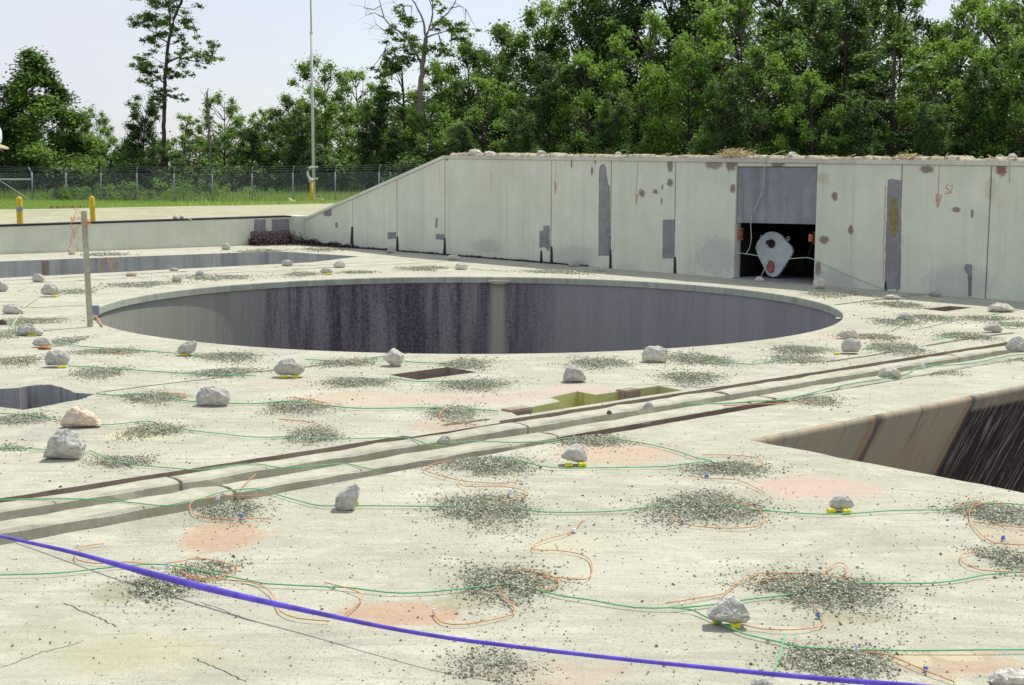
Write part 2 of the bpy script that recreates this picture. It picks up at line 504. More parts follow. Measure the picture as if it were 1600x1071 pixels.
M['patchred'] = conc('stripped_block', (.20, .16, .17), (.26, .21, .21), (.12, .09, .10), .2, 9, .6)
M['ochre'] = simple('ochre_residue', (.26, .22, .10), .3, 40, .95)
M['white'] = simple('pale_grey_paint', (.50, .54, .55), .12, 9, .6, .12)
M['dark'] = simple('dark_iron', (.03, .028, .035), .3, 25, .6)
M['red'] = simple('faded_red_paint', (.40, .13, .12), .3, 18, .7)
M['orangebr'] = simple('rusty_orange_steel', (.45, .19, .08), .35, 25, .8)
def rock_mat(name, col):
    t = NT(name)
    oi = t.n('ShaderNodeObjectInfo').outputs['Random']
    n1 = t.noise(26, 6, .72, t.obj); n2 = t.noise(7, 4, .6, t.obj); n3 = t.noise(110, 3, .7, t.obj)
    c = t.mix(t.mapr(n1, .3, .7), tuple(x * .7 for x in col), tuple(x * 1.22 for x in col))
    c = t.mix(t.mapr(n2, .45, .65, 0, .6), c, (col[0] * 1.25, col[1] * 1.17, col[2] * .98))
    c = t.mix(t.mapr(n3, .58, .72, 0, .6), c, tuple(x * .45 for x in col))
    c = t.mix(t.mapr(oi, 0, 1, 0, .35, False), c, (col[0] * 1.3, col[1] * 1.22, col[2] * 1.05))
    h = t.math('ADD', t.math('MULTIPLY', n2, 1.5), t.math('ADD', n1, t.math('MULTIPLY', n3, .4)))
    return t.fin(c, .95, t.bump(h, .7, .012), .12)
M['rock'] = rock_mat('broken_stone', (.47, .47, .44))
M['rockpale'] = rock_mat('pale_broken_stone', (.58, .565, .51))
M['rockpink'] = rock_mat('pinkish_broken_stone', (.60, .51, .43))
M['rockdark'] = rock_mat('dark_stone', (.12, .11, .105))
M['green'] = simple('green_cord', (.16, .50, .24), .2, 60, .6, obj=False)
M['greenpale'] = simple('weathered_green_cord', (.50, .60, .42), .2, 60, .6, obj=False)
M['orange'] = simple('orange_tube', (.66, .31, .13), .25, 60, .55, obj=False)
M['purple'] = simple('violet_blue_tape', (.15, .10, .60), .28, 14, .75, .3, obj=False)
M['yellow'] = simple('yellow_plastic', (.66, .62, .03), .12, 30, .5, .1)
M['yellowpaint'] = simple('yellow_post_paint', (.60, .42, .03), .2, 14, .6)
M['clip'] = simple('white_plastic', (.75, .76, .78), .08, 30, .5, .1)
M['clipblue'] = simple('blue_plastic', (.16, .25, .55), .15, 30, .5, .1)
M['wood'] = simple('weathered_stake', (.44, .44, .33), .22, 22, .9)
M['woodwarm'] = simple('yellowed_timber', (.50, .42, .24), .25, 16, .9)
M['woodred'] = simple('brown_timber', (.24, .14, .08), .3, 16, .9)
M['zinc'] = simple('galvanised_steel', (.27, .29, .34), .15, 16, .5, .1, metal=.3)
M['zincpole'] = simple('pole_grey', (.50, .50, .50), .12, 12, .55, .1)
M['straw'] = simple('straw', (.60, .50, .26), .3, 30, .95)
M['litter'] = simple('dead_leaf_litter', (.085, .055, .06), .45, 30, .95)
M['dirt'] = simple('brown_dirt', (.42, .37, .27), .4, 14, .95, .8, .02, obj=False)
def gravel_mat(name, lo, hi):
    t = NT(name)
    v = t.vor(62, t.pos, 'F1', 'Color')
    sp = t.n('ShaderNodeSeparateColor'); t.l(v, sp.inputs[0])
    c = t.mix(sp.outputs[0], lo, hi)
    return t.fin(c, .95, t.bump(t.noise(120), .4, .004), .15)
M['grit'] = gravel_mat('crushed_stone', (.27, .28, .20), (.58, .58, .45))
M['gritdark'] = gravel_mat('scattered_stone', (.15, .145, .11), (.38, .365, .29))
M['bark'] = simple('bark', (.075, .06, .05), .35, 6, .95, .8, .03)
M['barkgrey'] = simple('dead_wood', (.22, .19, .17), .25, 6, .95, .6, .02)
def leaf_mat(name, a, b, tr=.38):
    t = NT(name)
    n = t.noise(.55, 3, .6)
    n2 = t.noise(5, 2, .6)
    c = t.mix(t.mapr(n, .35, .65), a, b)
    c = t.mix(t.mapr(n2, .35, .7, 0, .55), c, tuple(min(1, x * 1.5) for x in b))
    m = t.fin(c, .55, None, .3)
    tl = t.n('ShaderNodeBsdfTranslucent')
    t.l(t.mix(.5, c, (.2, .32, .04)), tl.inputs[0])
    mx = t.n('ShaderNodeMixShader')
    mx.inputs[0].default_value = tr
    t.l(t.b.outputs[0], mx.inputs[1]); t.l(tl.outputs[0], mx.inputs[2])
    t.l(mx.outputs[0], t.out.inputs[0])
    return m
M['leaf'] = leaf_mat('leaf_green', (.05, .105, .022), (.15, .26, .055))
M['leaf2'] = leaf_mat('leaf_shaded_green', (.022, .05, .018), (.045, .09, .028), .25)  # dark tone painted in for foliage in shade
M['leaf3'] = leaf_mat('leaf_sunlit_green', (.12, .225, .03), (.24, .38, .075), .5)  # bright tone painted in for sunlit foliage
M['grass'] = leaf_mat('grass_blade', (.22, .36, .08), (.36, .46, .14), .55)
M['hedge'] = leaf_mat('hedge_leaf', (.09, .22, .045), (.16, .30, .07), .45)

# ================================================================== STRUCTURE
# ------------------------------------------------------------------ the pad with its openings
def circ(r, n=160): return [(r * math.cos(2 * math.pi * i / n), r * math.sin(2 * math.pi * i / n)) for i in range(n)]
def strip(pts, w):                                       # thin slot along a line of (u, v)
    L, Rr = [], []
    for i, p in enumerate(pts):
        a, b = pts[max(i - 1, 0)], pts[min(i + 1, len(pts) - 1)]
        d = math.hypot(b[0] - a[0], b[1] - a[1])
        nx, ny = -(b[1] - a[1]) / d, (b[0] - a[0]) / d
        k = w * (.5 if 0 < i < len(pts) - 1 else .12)
        L.append((p[0] + nx * k, p[1] + ny * k)); Rr.append((p[0] - nx * k, p[1] - ny * k))
    return L + Rr[::-1]
def wig(px, seed, n=10, amp=.003):
    r = random.Random(seed)
    P = [GUV(*p) for p in px]
    out = []
    for i in range(len(P) - 1):
        for k in range(n):
            t = k / n
            out.append((P[i][0] + (P[i + 1][0] - P[i][0]) * t + r.gauss(0, amp), P[i][1] + (P[i + 1][1] - P[i][1]) * t + r.gauss(0, amp)))
    return out + [P[-1]]
rim_poly = [(r * math.cos(a), r * math.sin(a)) for a, r in ((2 * math.pi * i / 200, RAD + .02) for i in range(200))]
VB = -5.56
groove = ragged([(-15, VB), (-5.08, VB), (-5.06, VB - .055), (-4.4, VB - .055), (-4.36, VB), (5.2, VB),
                 (5.2, -6.19), (-2.42, -6.19), (-2.44, -6.27), (-4.32, -6.27), (-4.4, -6.24), (-6.0, -6.29), (-8, -6.36), (-15, -6.36)], .12, .004, 3)
olive = [(-4.16, -5.50), (-4.10, -5.36), (-3.60, -5.29), (-3.54, -5.13), (-3.23, -5.07), (-3.23, -5.25), (-2.62, -5.26), (-2.64, -5.50)]
smallpit = [(-3.78, -3.64), (-3.19, -3.60), (-3.19, -3.95), (-3.76, -3.97)]
smallpit2 = [(3.62, -3.45), (4.16, -3.46), (4.19, -3.72), (3.57, -3.75)]
leftpit = ragged([GUV(*p) for p in ((-70, 618), (-40, 610), (0, 608), (30, 606), (55, 602), (80, 601), (100, 607), (118, 614),
                                    (148, 616), (128, 624), (75, 634), (36, 641), (0, 636), (-70, 652))], .05, .004, 4)
DU0, DU1, DV0, DV1 = -3.66, 3.6, -11.0, -6.90
LIP = .05
rightduct = [(DU0, DV0), (DU1, DV0), (DU1, DV1)] + [(DU0 + .02 * k, DV1 - .004 * (3 - k) ** 2) for k in (3, 2, 1)] + [(DU0, DV1 - .05)]
rightduct = [(DU0, DV0), (DU1, DV0), (DU1, DV1), (DU0, DV1)]
rightduct = ragged(rightduct, .10, .006, 5)
backduct = ragged([(-3.4, 6.82), (2.4, 6.95), (3.9, 7.72), (3.55, 9.55), (2.9, 9.85), (-3.4, 10.25)], .25, .008, 6)
slots = [strip(wig([(150, 614), (250, 601), (330, 592), (392, 582)], 1), .035),
         strip(wig([(392, 582), (452, 577), (540, 566), (606, 556), (640, 551.5)], 2), .05),
         strip(wig([(1303, 477), (1350, 471), (1395, 466), (1452, 459)], 3), .06),
         strip(wig([(0, 477), (60, 481), (136, 477)], 4), .05),
         strip(wig([(-40, 472), (30, 472)], 14), .05),
         strip(wig([(95, 941), (140, 960), (185, 980)], 5), .007),
         strip(wig([(300, 1027), (340, 1045), (385, 1066)], 6), .006),
         strip(wig([(310, 940), (400, 973)], 7), .006),
         strip(wig([(0, 1045), (60, 1022), (130, 1003)], 8), .006),
         strip(wig([(1420, 518), (1500, 500), (1600, 484)], 9), .02),
         strip(wig([(1445, 541), (1510, 530), (1585, 520)], 10), .06),
         strip(wig([(1290, 566), (1360, 556), (1400, 549)], 11), .045),
         strip(wig([(1005, 601), (1090, 606), (1120, 604)], 12), .02),
         strip(wig([(690, 665), (730, 660), (765, 655)], 13), .05)]
backslots = [[(-9, v), (4.9, v + .06), (4.9, v + .0), (-9, v - .06)] for v in (6.32, 5.72)]
holes = [rim_poly, groove, olive, smallpit, smallpit2, leftpit, rightduct, backduct] + slots + backslots
outer = [(-22, -20), (5.5, -20), (5.5, 11.85), (-22, 11.85)]
def make_pad():
    vs, es = [], []
    for poly in [outer] + holes:
        i = len(vs); vs += [Vector(p) for p in poly]
        es += [(i + k, i + (k + 1) % len(poly)) for k in range(len(poly))]
    r = random.Random(5)
    for a in range(60):
        for b in range(60):
            p = (-21 + a * .44 + r.uniform(-.1, .1), -19 + b * .51 + r.uniform(-.1, .1))
            if p[0] < 5.3 and p[1] < 11.7: vs.append(Vector(p))
    V2, E2, F2, *_ = delaunay_2d_cdt(vs, es, [], 1, 1e-6)
    bbs = [(min(p[0] for p in h), max(p[0] for p in h), min(p[1] for p in h), max(p[1] for p in h), h) for h in holes]
    keep = []
    for f in F2:
        cx = sum(V2[i].x for i in f) / 3; cy = sum(V2[i].y for i in f) / 3
        if any(a <= cx <= b and c <= cy <= d and inpoly(cx, cy, h) for a, b, c, d, h in bbs): continue
        keep.append(tuple(f))
    me = pyd('concrete_pad', [W(p.x, p.y, 0) for p in V2], keep)
    bm = bmesh.new(); bm.from_mesh(me)
    bmesh.ops.delete(bm, geom=[v for v in bm.verts if not v.link_faces], context='VERTS')
    bmesh.ops.recalc_face_normals(bm, faces=bm.faces)
    if sum(f.normal.z for f in bm.faces) < 0: bmesh.ops.reverse_faces(bm, faces=bm.faces)
    bm.to_mesh(me); bm.free()
    return tag(link('concrete_pad', me, M['pad']), kind='structure')
pad = make_pad()
def hole_sides(name, poly, depth, mat, floor_mat=None, shift=(0, 0), parent=None, lip=0.0):
    """sides (and floor) of an opening; shift moves the floor outline in (u, v)"""
    n = len(poly)
    area = sum(poly[i][0] * poly[(i + 1) % n][1] - poly[(i + 1) % n][0] * poly[i][1] for i in range(n))
    P = poly if area > 0 else poly[::-1]
    lev = [0.0] + ([-lip * .3, -lip] if lip else []) + [-depth]
    vs, fs = [], []
    for z in lev:
        k = z / -depth
        vs += [W(p[0] + shift[0] * k, p[1] + shift[1] * k, z) for p in P]
    for a in range(len(lev) - 1):
        for i in range(n):
            j = (i + 1) % n
            fs.append((a * n + i, a * n + j, (a + 1) * n + j, (a + 1) * n + i)[::-1])
    o = link(name, pyd(name, vs, fs), mat, parent)
    if floor_mat is not None:
        tris = delaunay_2d_cdt([Vector(p) for p in P], [(i, (i + 1) % n) for i in range(n)], [], 1, 1e-6)
        fv = [W(p.x + shift[0], p.y + shift[1], -depth) for p in tris[0]]
        link('pit_floor', pyd('pit_floor', fv, [tuple(f) for f in tris[2]]), floor_mat, parent)
    return o
hole_sides('groove_side', groove, .056, M['rustwall'], M['groove'], parent=pad)
hole_sides('olive_pit_side', olive, .35, M['olive'], M['olive'], parent=pad)['label'] = 'olive painted pit lining'
hole_sides('small_pit_side', smallpit, .3, M['rustwall'], M['rustwall'], parent=pad)
hole_sides('small_pit_side', smallpit2, .3, M['rustwall'], M['rustwall'], parent=pad)
hole_sides('left_pit_side', leftpit, .6, M['leftpit'], M['leftpit'], parent=pad)
hole_sides('back_trench_side', backduct, 1.25, M['pitwall'], M['pitwall'], parent=pad)
for s in slots + backslots:
    hole_sides('crack_side', s, .03, M['groove'], M['groove'], parent=pad)
# the two rust-brown blocks in the olive pit
for u0, u1, v0 in ((-4.12, -3.93, -5.39), (-3.02, -2.86, -5.32)):
    b = MB(); b.boxuv(u0, u1, v0, v0 + .10, -.3, .012)
    b.build('pit_block', M['rustwall'], pad, bevel=.008)
# seams on the far trench wall
for u0 in (-.75, .55, 1.9, 2.9):
    b = MB(); b.boxuv(u0, u0 + .09, 10.02 - .02 * u0, 10.10 - .02 * u0, -1.2, -.02)
    b.build('trench_seam', M['rustwall'], pad)

# exhaust duct on the right: back wall overhangs, lip rounded
def make_duct():
    t = thing('exhaust_duct', 'deep open duct at the right edge, rust and soot streaked slanting back wall', 'duct')
    cols = 60
    prof = [(0, 0), (.006, -.003), (.012, -.010), (.016, -.022), (.018, -.04), (-.25, -.6), (-1.0, -2.2), (-1.0, -5)]
    vs, fs = [], []
    rr = random.Random(8)
    for i in range(cols + 1):
        u = DU0 + (DU1 - DU0) * i / cols
        for k, (d, z) in enumerate(prof):
            vs.append(W(u, DV1 - .012 - (d if k else -.02), z))
    n = len(prof)
    for i in range(cols):
        for k in range(n - 1):
            fs.append((i * n + k, i * n + k + 1, (i + 1) * n + k + 1, (i + 1) * n + k))
    link('back_wall', pyd('back_wall', vs, fs, True), M['duct'], t)
    b = MB()
    b.quad(W(DU0 - .01, DV0, 0), W(DU0 - .01, DV1 + 1.1, 0 - 5), W(DU0 - .01, DV0, -5))
    b.v.clear(); b.f.clear()
    b.quad(W(DU0, DV1 + .05, -.002), W(DU0, DV0, -.002), W(DU0, DV0, -5), W(DU0, DV1 + 1.1, -5), W(DU0, DV1 + 1.0, -2.2))
    b.quad(W(DU1, DV1 + .05, -.002), W(DU1, DV0, -.002), W(DU1, DV0, -5), W(DU1, DV1 + 1.1, -5), W(DU1, DV1 + 1.0, -2.2))
    b.quad(W(DU0, DV0, -.002), W(DU1, DV0, -.002), W(DU1, DV0, -5), W(DU0, DV0, -5))
    b.build('side_wall', M['pitwall'], t)
    b = MB(); b.quad(W(DU0, DV0, -5), W(DU1, DV0, -5), W(DU1, DV1 + 1.1, -5), W(DU0, DV1 + 1.1, -5))
    b.build('duct_floor', M['pitwall'], t)
make_duct()

# ------------------------------------------------------------------ the round shaft
def make_shaft():
    t = thing('launch_shaft', 'wide round open shaft in the concrete pad, dark streaked lining under a pale rim', 'shaft', (CX, CY, 0))
    N = 200
    def ring(prof):
        vs, fs = [], []
        for r, z in prof:
            for i in range(N):
                a = 2 * math.pi * i / N + TH
                vs.append((r * math.cos(a), r * math.sin(a), z))
        for k in range(len(prof) - 1):
            for i in range(N):
                j = (i + 1) % N
                fs.append((k * N + i, (k + 1) * N + i, (k + 1) * N + j, k * N + j))
        return pyd('ring', vs, fs, False)
    link('rim_band', ring([(RAD + .02, 0), (RAD + .006, -.004), (RAD, -.014), (RAD, -.088), (RAD + .02, -.089)]), M['rim'], t)
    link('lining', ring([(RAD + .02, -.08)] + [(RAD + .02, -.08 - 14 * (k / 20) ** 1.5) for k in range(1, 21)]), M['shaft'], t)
    vs = [(RAD * math.cos(2 * math.pi * i / N) * 1.01, RAD * math.sin(2 * math.pi * i / N) * 1.01, -13.9) for i in range(N)]
    link('shaft_bottom', pyd('shaft_bottom', vs, [tuple(range(N))]), M['pitwall'], t)
    # notch sill under the far rim, and a smaller one on the right
    for px, py, w in ((776, 437, .16), (1302, 489, .06)):
        p = G(px, py); d = Vector((p.x - CX, p.y - CY, 0)).normalized(); s = Vector((-d.y, d.x, 0))
        b = MB()
        n = 12
        prof = [(math.cos(math.pi * i / n) * w, -math.sin(math.pi * i / n) * w * .55) for i in range(n + 1)]
        b.prism(prof, lambda a, q, h: d * (RAD + .012 - (.075 if h > .5 else 0) * 1.0) + s * a + Vector((0, 0, -.055 + q * .55)), 0, 1)
        b.build('notch_sill', M['rail'], t)
make_shaft()

# ------------------------------------------------------------------ raised concrete wall
UW = 5.3
topz = lambda v: 1.77 + (v - 7.15) * .0105 if v < 7.15 else 1.77 - (v - 7.15) * (1.77 - .56) / (11.62 - 7.15)
def make_wall():
    t = thing('retaining_wall', 'tall pale concrete panel wall with a ramped left end and a square opening', 'wall')
    GAP = .007
    joints = [11.62, 9.96, 8.54, 7.13, 4.39, 3.05, 1.74, .60, -.745, -2.03, -3.24, -5.2, -7.4, -9.6]
    for a, b in zip(joints[:-1], joints[1:]):
        v1, v0 = a - (GAP if a != 11.62 else 0), b + GAP
        zb = -.02
        if (a, b) == (.60, -.745): zb = 1.56
        m = MB()
        vv = [v0, v1]
        poly = [(v0, zb), (v1, zb), (v1, topz(v1) - .085), (v0, topz(v0) - .085)]
        m.prism(poly, lambda q, z, d: W(UW + d, q, z), 0, .12)
        m.build('panel', M['wall'], t, bevel=.006)
    # mass behind the panels
    m = MB()
    def body(va, vb, z0):
        m.prism([(va, z0), (vb, z0), (vb, topz(vb) - .10), (va, topz(va) - .10)], lambda q, z, d: W(UW + d, q, z), .125, 2.6)
    body(-9.6, -.745, -.5); body(.60, 7.15, -.5); body(7.15, 11.60, -.5); body(-.745, .60, 1.56)
    m.build('wall_core', M['pitwall'], t)
    # coping
    for va, vb in ((-9.6, 7.16), (7.16, 11.60)):
        m = MB()
        m.prism([(va, topz(va) - .085), (vb, topz(vb) - .085), (vb, topz(vb) - .028), (va, topz(va) - .028)], lambda q, z, d: W(UW + d, q, z), -.022, 2.6)
        m.build('coping', M['coping'] if va < 0 else M['wall'], t, bevel=.006)
    # opening: side walls, back, floor, steel plate above
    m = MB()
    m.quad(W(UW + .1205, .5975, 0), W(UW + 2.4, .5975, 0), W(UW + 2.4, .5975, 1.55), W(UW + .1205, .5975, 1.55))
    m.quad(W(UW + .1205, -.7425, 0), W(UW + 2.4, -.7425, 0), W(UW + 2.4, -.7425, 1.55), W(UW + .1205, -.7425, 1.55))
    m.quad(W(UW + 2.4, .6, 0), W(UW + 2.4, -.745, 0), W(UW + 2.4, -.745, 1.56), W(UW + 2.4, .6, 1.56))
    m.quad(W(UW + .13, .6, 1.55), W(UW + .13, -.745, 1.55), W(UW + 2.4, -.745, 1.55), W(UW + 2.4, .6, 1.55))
    m.build('recess_lining', M['black'], t)  # inner faces coloured black for the unlit depth
    m = MB(); m.boxuv(UW - .05, UW + 2.4, -.745, .6, -.2, .012); m.build('sill', M['patch'], t)
    m = MB(); m.prism([(-.742, .80), (.597, .78), (.597, 1.552), (-.742, 1.552)], lambda q, z, d: W(UW + d, q, z), .022, .07)
    m.build('steel_plate', M['plate'], t, bevel=.004)
    # stripped and patched areas, a few mm proud of the panels
    def patch(pxs, mat=M['patch'], d=-.003, name='patch'):
        poly = [onwall(*p) for p in pxs]
        m = MB(); m.prism(ragged(poly, .04, .003, len(pxs)), lambda q, z, h: W(UW + h, q, z), d, .02)
        return m.build(name, mat, t)
    patch([(843, 361), (849, 361), (849, 353), (859, 353), (859, 392), (856, 392), (850, 386), (843, 388)])
    patch([(936, 266), (938, 259), (944, 256), (947, 262), (950, 288), (953, 291), (953, 400), (935, 400)])
    patch([(1036, 344), (1054, 343), (1054, 404), (1035, 404)])
    patch([(1387, 281), (1394, 279), (1409, 283), (1407, 452), (1382, 452)])
    patch([(606, 363), (619, 363), (619, 373), (606, 374)]); patch([(681, 366), (694, 366), (694, 375), (681, 374)])
    patch([(506, 327), (518, 327), (518, 338), (506, 338)]); patch([(524, 348), (528, 348), (528, 356), (524, 356)])
    patch([(681, 341), (684, 341), (683, 356), (680, 356)])
    patch([(1512, 417), (1519, 414), (1518, 463), (1513, 463)], M['patchred'])
    patch([(1506, 418), (1511, 412), (1519, 414), (1518, 432), (1510, 428)], M['patch'], -.005)
    patch([(1394, 310), (1401, 309), (1404, 335), (1403, 360), (1398, 372), (1391, 366), (1389, 335)], M['ochre'], -.006, 'ochre_smear')
    # dark open feet of the joints
    for px, y0, y1 in ((862, 385, 412), (954, 390, 420), (1055, 402, 428), (621, 370, 394), (695, 372, 398), (550, 355, 382), (1384, 440, 455), (846, 392, 410)):
        patch([(px - 2.4, y1), (px + 2.4, y1), (px + 1.2, y0), (px - 1.2, y0)], M['dark'], -.004, 'open_joint')
    # orange layout paint
    def paint(pxs, w):
        pts = [onwall(*p) for p in pxs]
        m = MB()
        for a, b in zip(pts[:-1], pts[1:]):
            dx, dz = b[0] - a[0], b[1] - a[1]; L = math.hypot(dx, dz) or 1
            nx, nz = -dz / L * w, dx / L * w
            c = [(a[0] + nx, a[1] + nz), (a[0] - nx, a[1] - nz), (b[0] - nx, b[1] - nz), (b[0] + nx, b[1] + nz)]
            m.quad(*[W(UW - .0025 - .0002 * (len(m.f) % 5), q, z) for q, z in c])
        m.build('paint_mark', M['paint'], t)
    paint([(869, 246), (868, 284)], .004); paint([(867, 284), (868, 303)], .016); paint([(871, 285), (868.5, 297)], .007)
    paint([(997, 250), (994, 302)], .005); paint([(994, 303), (994.5, 320)], .014); paint([(998, 302), (995, 314)], .007)
    paint([(1468, 255), (1466, 302)], .005); paint([(1466, 303), (1465, 324)], .014); paint([(1471, 305), (1467, 318)], .008); paint([(1463, 304), (1463, 316)], .008)
    paint([(1483, 289), (1479, 290), (1478, 294), (1482, 296), (1483, 300), (1480, 303), (1476, 302)], .005)
    paint([(1485, 291), (1488, 289), (1488, 294), (1484, 302), (1488, 302)], .005)
    paint([(768, 270), (767, 300)], .004); paint([(687, 250), (687, 292)], .003); paint([(1384, 290), (1381, 380), (1380, 440)], .004)
    return t
M['paint'] = simple('orange_marking_paint', (.58, .32, .22), .25, 60, .9, obj=False)
wall = make_wall()

# low wall on the left
VL = 11.85
def make_low():
    t = thing('low_wall', 'low concrete kerb wall along the left, gravel level with its top', 'wall')
    for a, b in ((-16, -7.2), (-7.18, 5.1)):
        m = MB(); m.prism([(a, -.02), (b, -.02), (b, .54), (a, .44)] if False else [(a, -.02), (b, -.02), (b, .535 + .0 * b), (a, .535 + (a - 5.1) * .010)],
                          lambda q, z, d: W(q, VL + d, z), 0, .3)
        m.build('wall_panel', M['lowwall'], t, bevel=.005)
    m = MB(); m.prism([(-16, .345), (5.1, .538), (5.1, .562), (-16, .369)], lambda q, z, d: W(q, VL + d, z), -.012, .3)
    m.build('coping_strip', M['dark'], t)
    for a, b, z0, z1 in ((4.18, 5.08, .0, .27), (4.26, 4.52, .27, .50), (4.66, 5.06, .27, .50)):
        m = MB(); m.prism(ragged([(a, z0), (b, z0), (b, z1), (a, z1)], .06, .006, int(a * 100)), lambda q, z, d: W(q, VL + d, z), -.004, .02)
        m.build('stripped_patch', M['patchred'] if z0 == 0 else M['patch'], t)
    m = MB(); m.prism([(5.1, -.02), (5.42, -.02), (5.42, .56), (5.1, .56)], lambda q, z, d: W(q, VL + d, z), -.24, .3)
    m.build('end_post', M['lowwall'], t, bevel=.01)
make_low()

# ------------------------------------------------------------------ terrain
def zt(x, y):
    u, v = toUV(x, y)
    if u > 5.3 + 2.0 and v < 12.2:
        d = u - 7.3
        e = .50
    elif v > VL:
        d = v - VL
        e = .50 + min(0, (u - 5.1)) * .010
    else:
        return -.06 - .9 * min(1, max(0, (-22 - u) / 40 if u < -22 else (-20 - v) / 40))
    s = min(1, max(0, d / 66)); s = s * s * (3 - 2 * s)
    return e + (-1.05 - e) * s + .04 * math.sin(x * .31) * math.sin(y * .23) * min(1, d / 20)
def make_terrain():
    t = NT('terrain')
    nb = t.noise(.35, 5, .65); nf = t.noise(26, 4, .7); nm = t.noise(3, 5, .7)
    grv = t.mix(t.mapr(nm, .35, .65), (.34, .33, .215), (.44, .425, .30))
    grv = t.mix(t.mapr(nf, .5, .75, 0, .6), grv, (.17, .165, .11))
    grv = t.mix(t.mapr(nb, .50, .66, 0, .6), grv, (.22, .25, .10))
    vg = t.mapr(t.vor(9), .45, .2); grv = t.mix(t.math('MULTIPLY', vg, .5), grv, (.5, .48, .37))
    grs = t.mix(t.mapr(nm, .35, .65), (.16, .26, .06), (.26, .33, .11))
    sx = t.n('ShaderNodeSeparateXYZ'); t.l(t.pos, sx.inputs[0])
    k = t.math('ADD', t.math('ADD', sx.outputs[1], t.math('MULTIPLY', sx.outputs[0], .18)), t.math('MULTIPLY', t.math('SUBTRACT', nb, .5), 9))
    c = t.mix(t.mapr(k, 59, 62), grv, grs)
    m = t.fin(c, .95, t.bump(t.math('ADD', nf, nm), .6, .03), .1)
    vs, es = [], []
    far = [(-500, -400), (500, -400), (500, 700), (-500, 700)]
    hole = [W(u, v).to_2d() for u, v in ((-22, -20), (5.5, -20), (5.5, -9.6), (7.7, -9.6), (7.7, 12.1), (-22, 12.1))]
    for poly in (far, hole):
        i = len(vs); vs += [Vector(p) for p in poly]; es += [(i + k, i + (k + 1) % len(poly)) for k in range(len(poly))]
    r = random.Random(3)
    for i in range(len(hole)):                           # points just outside the hole edge
        a, b = Vector(hole[i]), Vector(hole[(i + 1) % len(hole)])
        n = max(2, int((b - a).length / .8))
        nn = Vector((b - a).yx).normalized(); nn.y *= -1
        for k in range(n):
            q = a.lerp(b, (k + .5) / n) + nn * .15
            if not inpoly(q.x, q.y, hole): vs.append(q)
    for a in range(-60, 61):
        for b in range(-20, 70):
            x, y = a * 2.2 + r.uniform(-.4, .4), b * 2.2 + r.uniform(-.4, .4)
            if not inpoly(x, y, hole): vs.append(Vector((x, y)))
    V2, E2, F2, *_ = delaunay_2d_cdt(vs, es, [], 1, 1e-6)
    keep = [tuple(f) for f in F2 if not inpoly(sum(V2[i].x for i in f) / 3, sum(V2[i].y for i in f) / 3, hole)]
    me = pyd('terrain', [(p.x, p.y, zt(p.x, p.y)) for p in V2], keep, True)
    bm = bmesh.new(); bm.from_mesh(me)
    if sum(f.normal.z for f in bm.faces) < 0: bmesh.ops.reverse_faces(bm, faces=bm.faces)
    bm.to_mesh(me); bm.free()
    tag(link('terrain', me, m), kind='structure')
make_terrain()
def at(px, Z):                                           # place on the terrain at distance Z in the direction px
    d = ray(px, 265)
    x = d.x / d.y * Z
    return Vector((x, Z, zt(x, Z)))

# ------------------------------------------------------------------ door rails
def make_rails():
    def rail(label, v0, v1, segs, mats):
        t = thing('door_rail', label, 'rail', W((segs[0][0] + segs[-1][1]) / 2, (v0 + v1) / 2, 0))
        o = t.location
        for (a, b), mt in zip(segs, mats):
            m = MB()
            prof = [(v0, -.06), (v1, -.06), (v1, -.006), (v1 - .014, .003), ((v0 + v1) / 2, .005), (v0 + .014, .003), (v0, -.008)]
            n = max(2, int((b - a) / .12)); rr = random.Random(int(a * 77))
            k = len(prof)
            for i in range(n + 1):
                u = a + (b - a) * i / n
                j = rr.gauss(0, .0035) if mt == 'rail' else 0
                for q, (v, z) in enumerate(prof):
                    m.v.append(W(u, v + (j if q in (2, 3, 5, 6) else 0), z + (rr.gauss(0, .0025) if q > 1 and mt == 'rail' else 0)) - o)
            for i in range(n):
                for q in range(k):
                    r = (q + 1) % k
                    m.f.append((i * k + q, i * k + r, (i + 1) * k + r, (i + 1) * k + q))
            m.f.append(tuple(range(k))); m.f.append(tuple(n * k + q for q in range(k))[::-1])
            m.build('rail_segment', M[mt], t)
        return t
    rail('concrete covered door rail nearer the round shaft, running across the foreground', -5.80, -5.65,
         [(-14, -8.9), (-8.88, -6.6), (-6.58, -4.35), (-4.33, -2.55), (-2.5, .4), (.42, 5.1)], ['rail'] * 6)
    t = rail('concrete covered door rail nearest the camera, rusty steel showing beside the olive pit', -6.14, -5.97,
             [(-14, -8.7), (-8.68, -6.5), (-6.48, -4.42), (-4.40, -2.45), (-2.42, .6), (.62, 5.1)], ['rail', 'rail', 'rail', 'rail', 'rail', 'rail'])
    o = t.location
    m = MB(); m.boxuv(-4.40, -2.45, -6.1435, -6.141, -.054, -.004); m.build('steel_face', M['railsteel'], t, loc=o)
    m = MB(); m.boxuv(-4.1, -2.46, -6.215, -6.185, -.055, -.028); m.build('bottom_flange', M['flange'], t, loc=o)
    rail('thin far rail line beside the left trench, front one', 5.735, 5.765, [(-8, 4.6)], ['rail'])
    rail('thin far rail line beside the left trench, back one', 6.335, 6.365, [(-8, 4.6)], ['rail'])
make_rails()

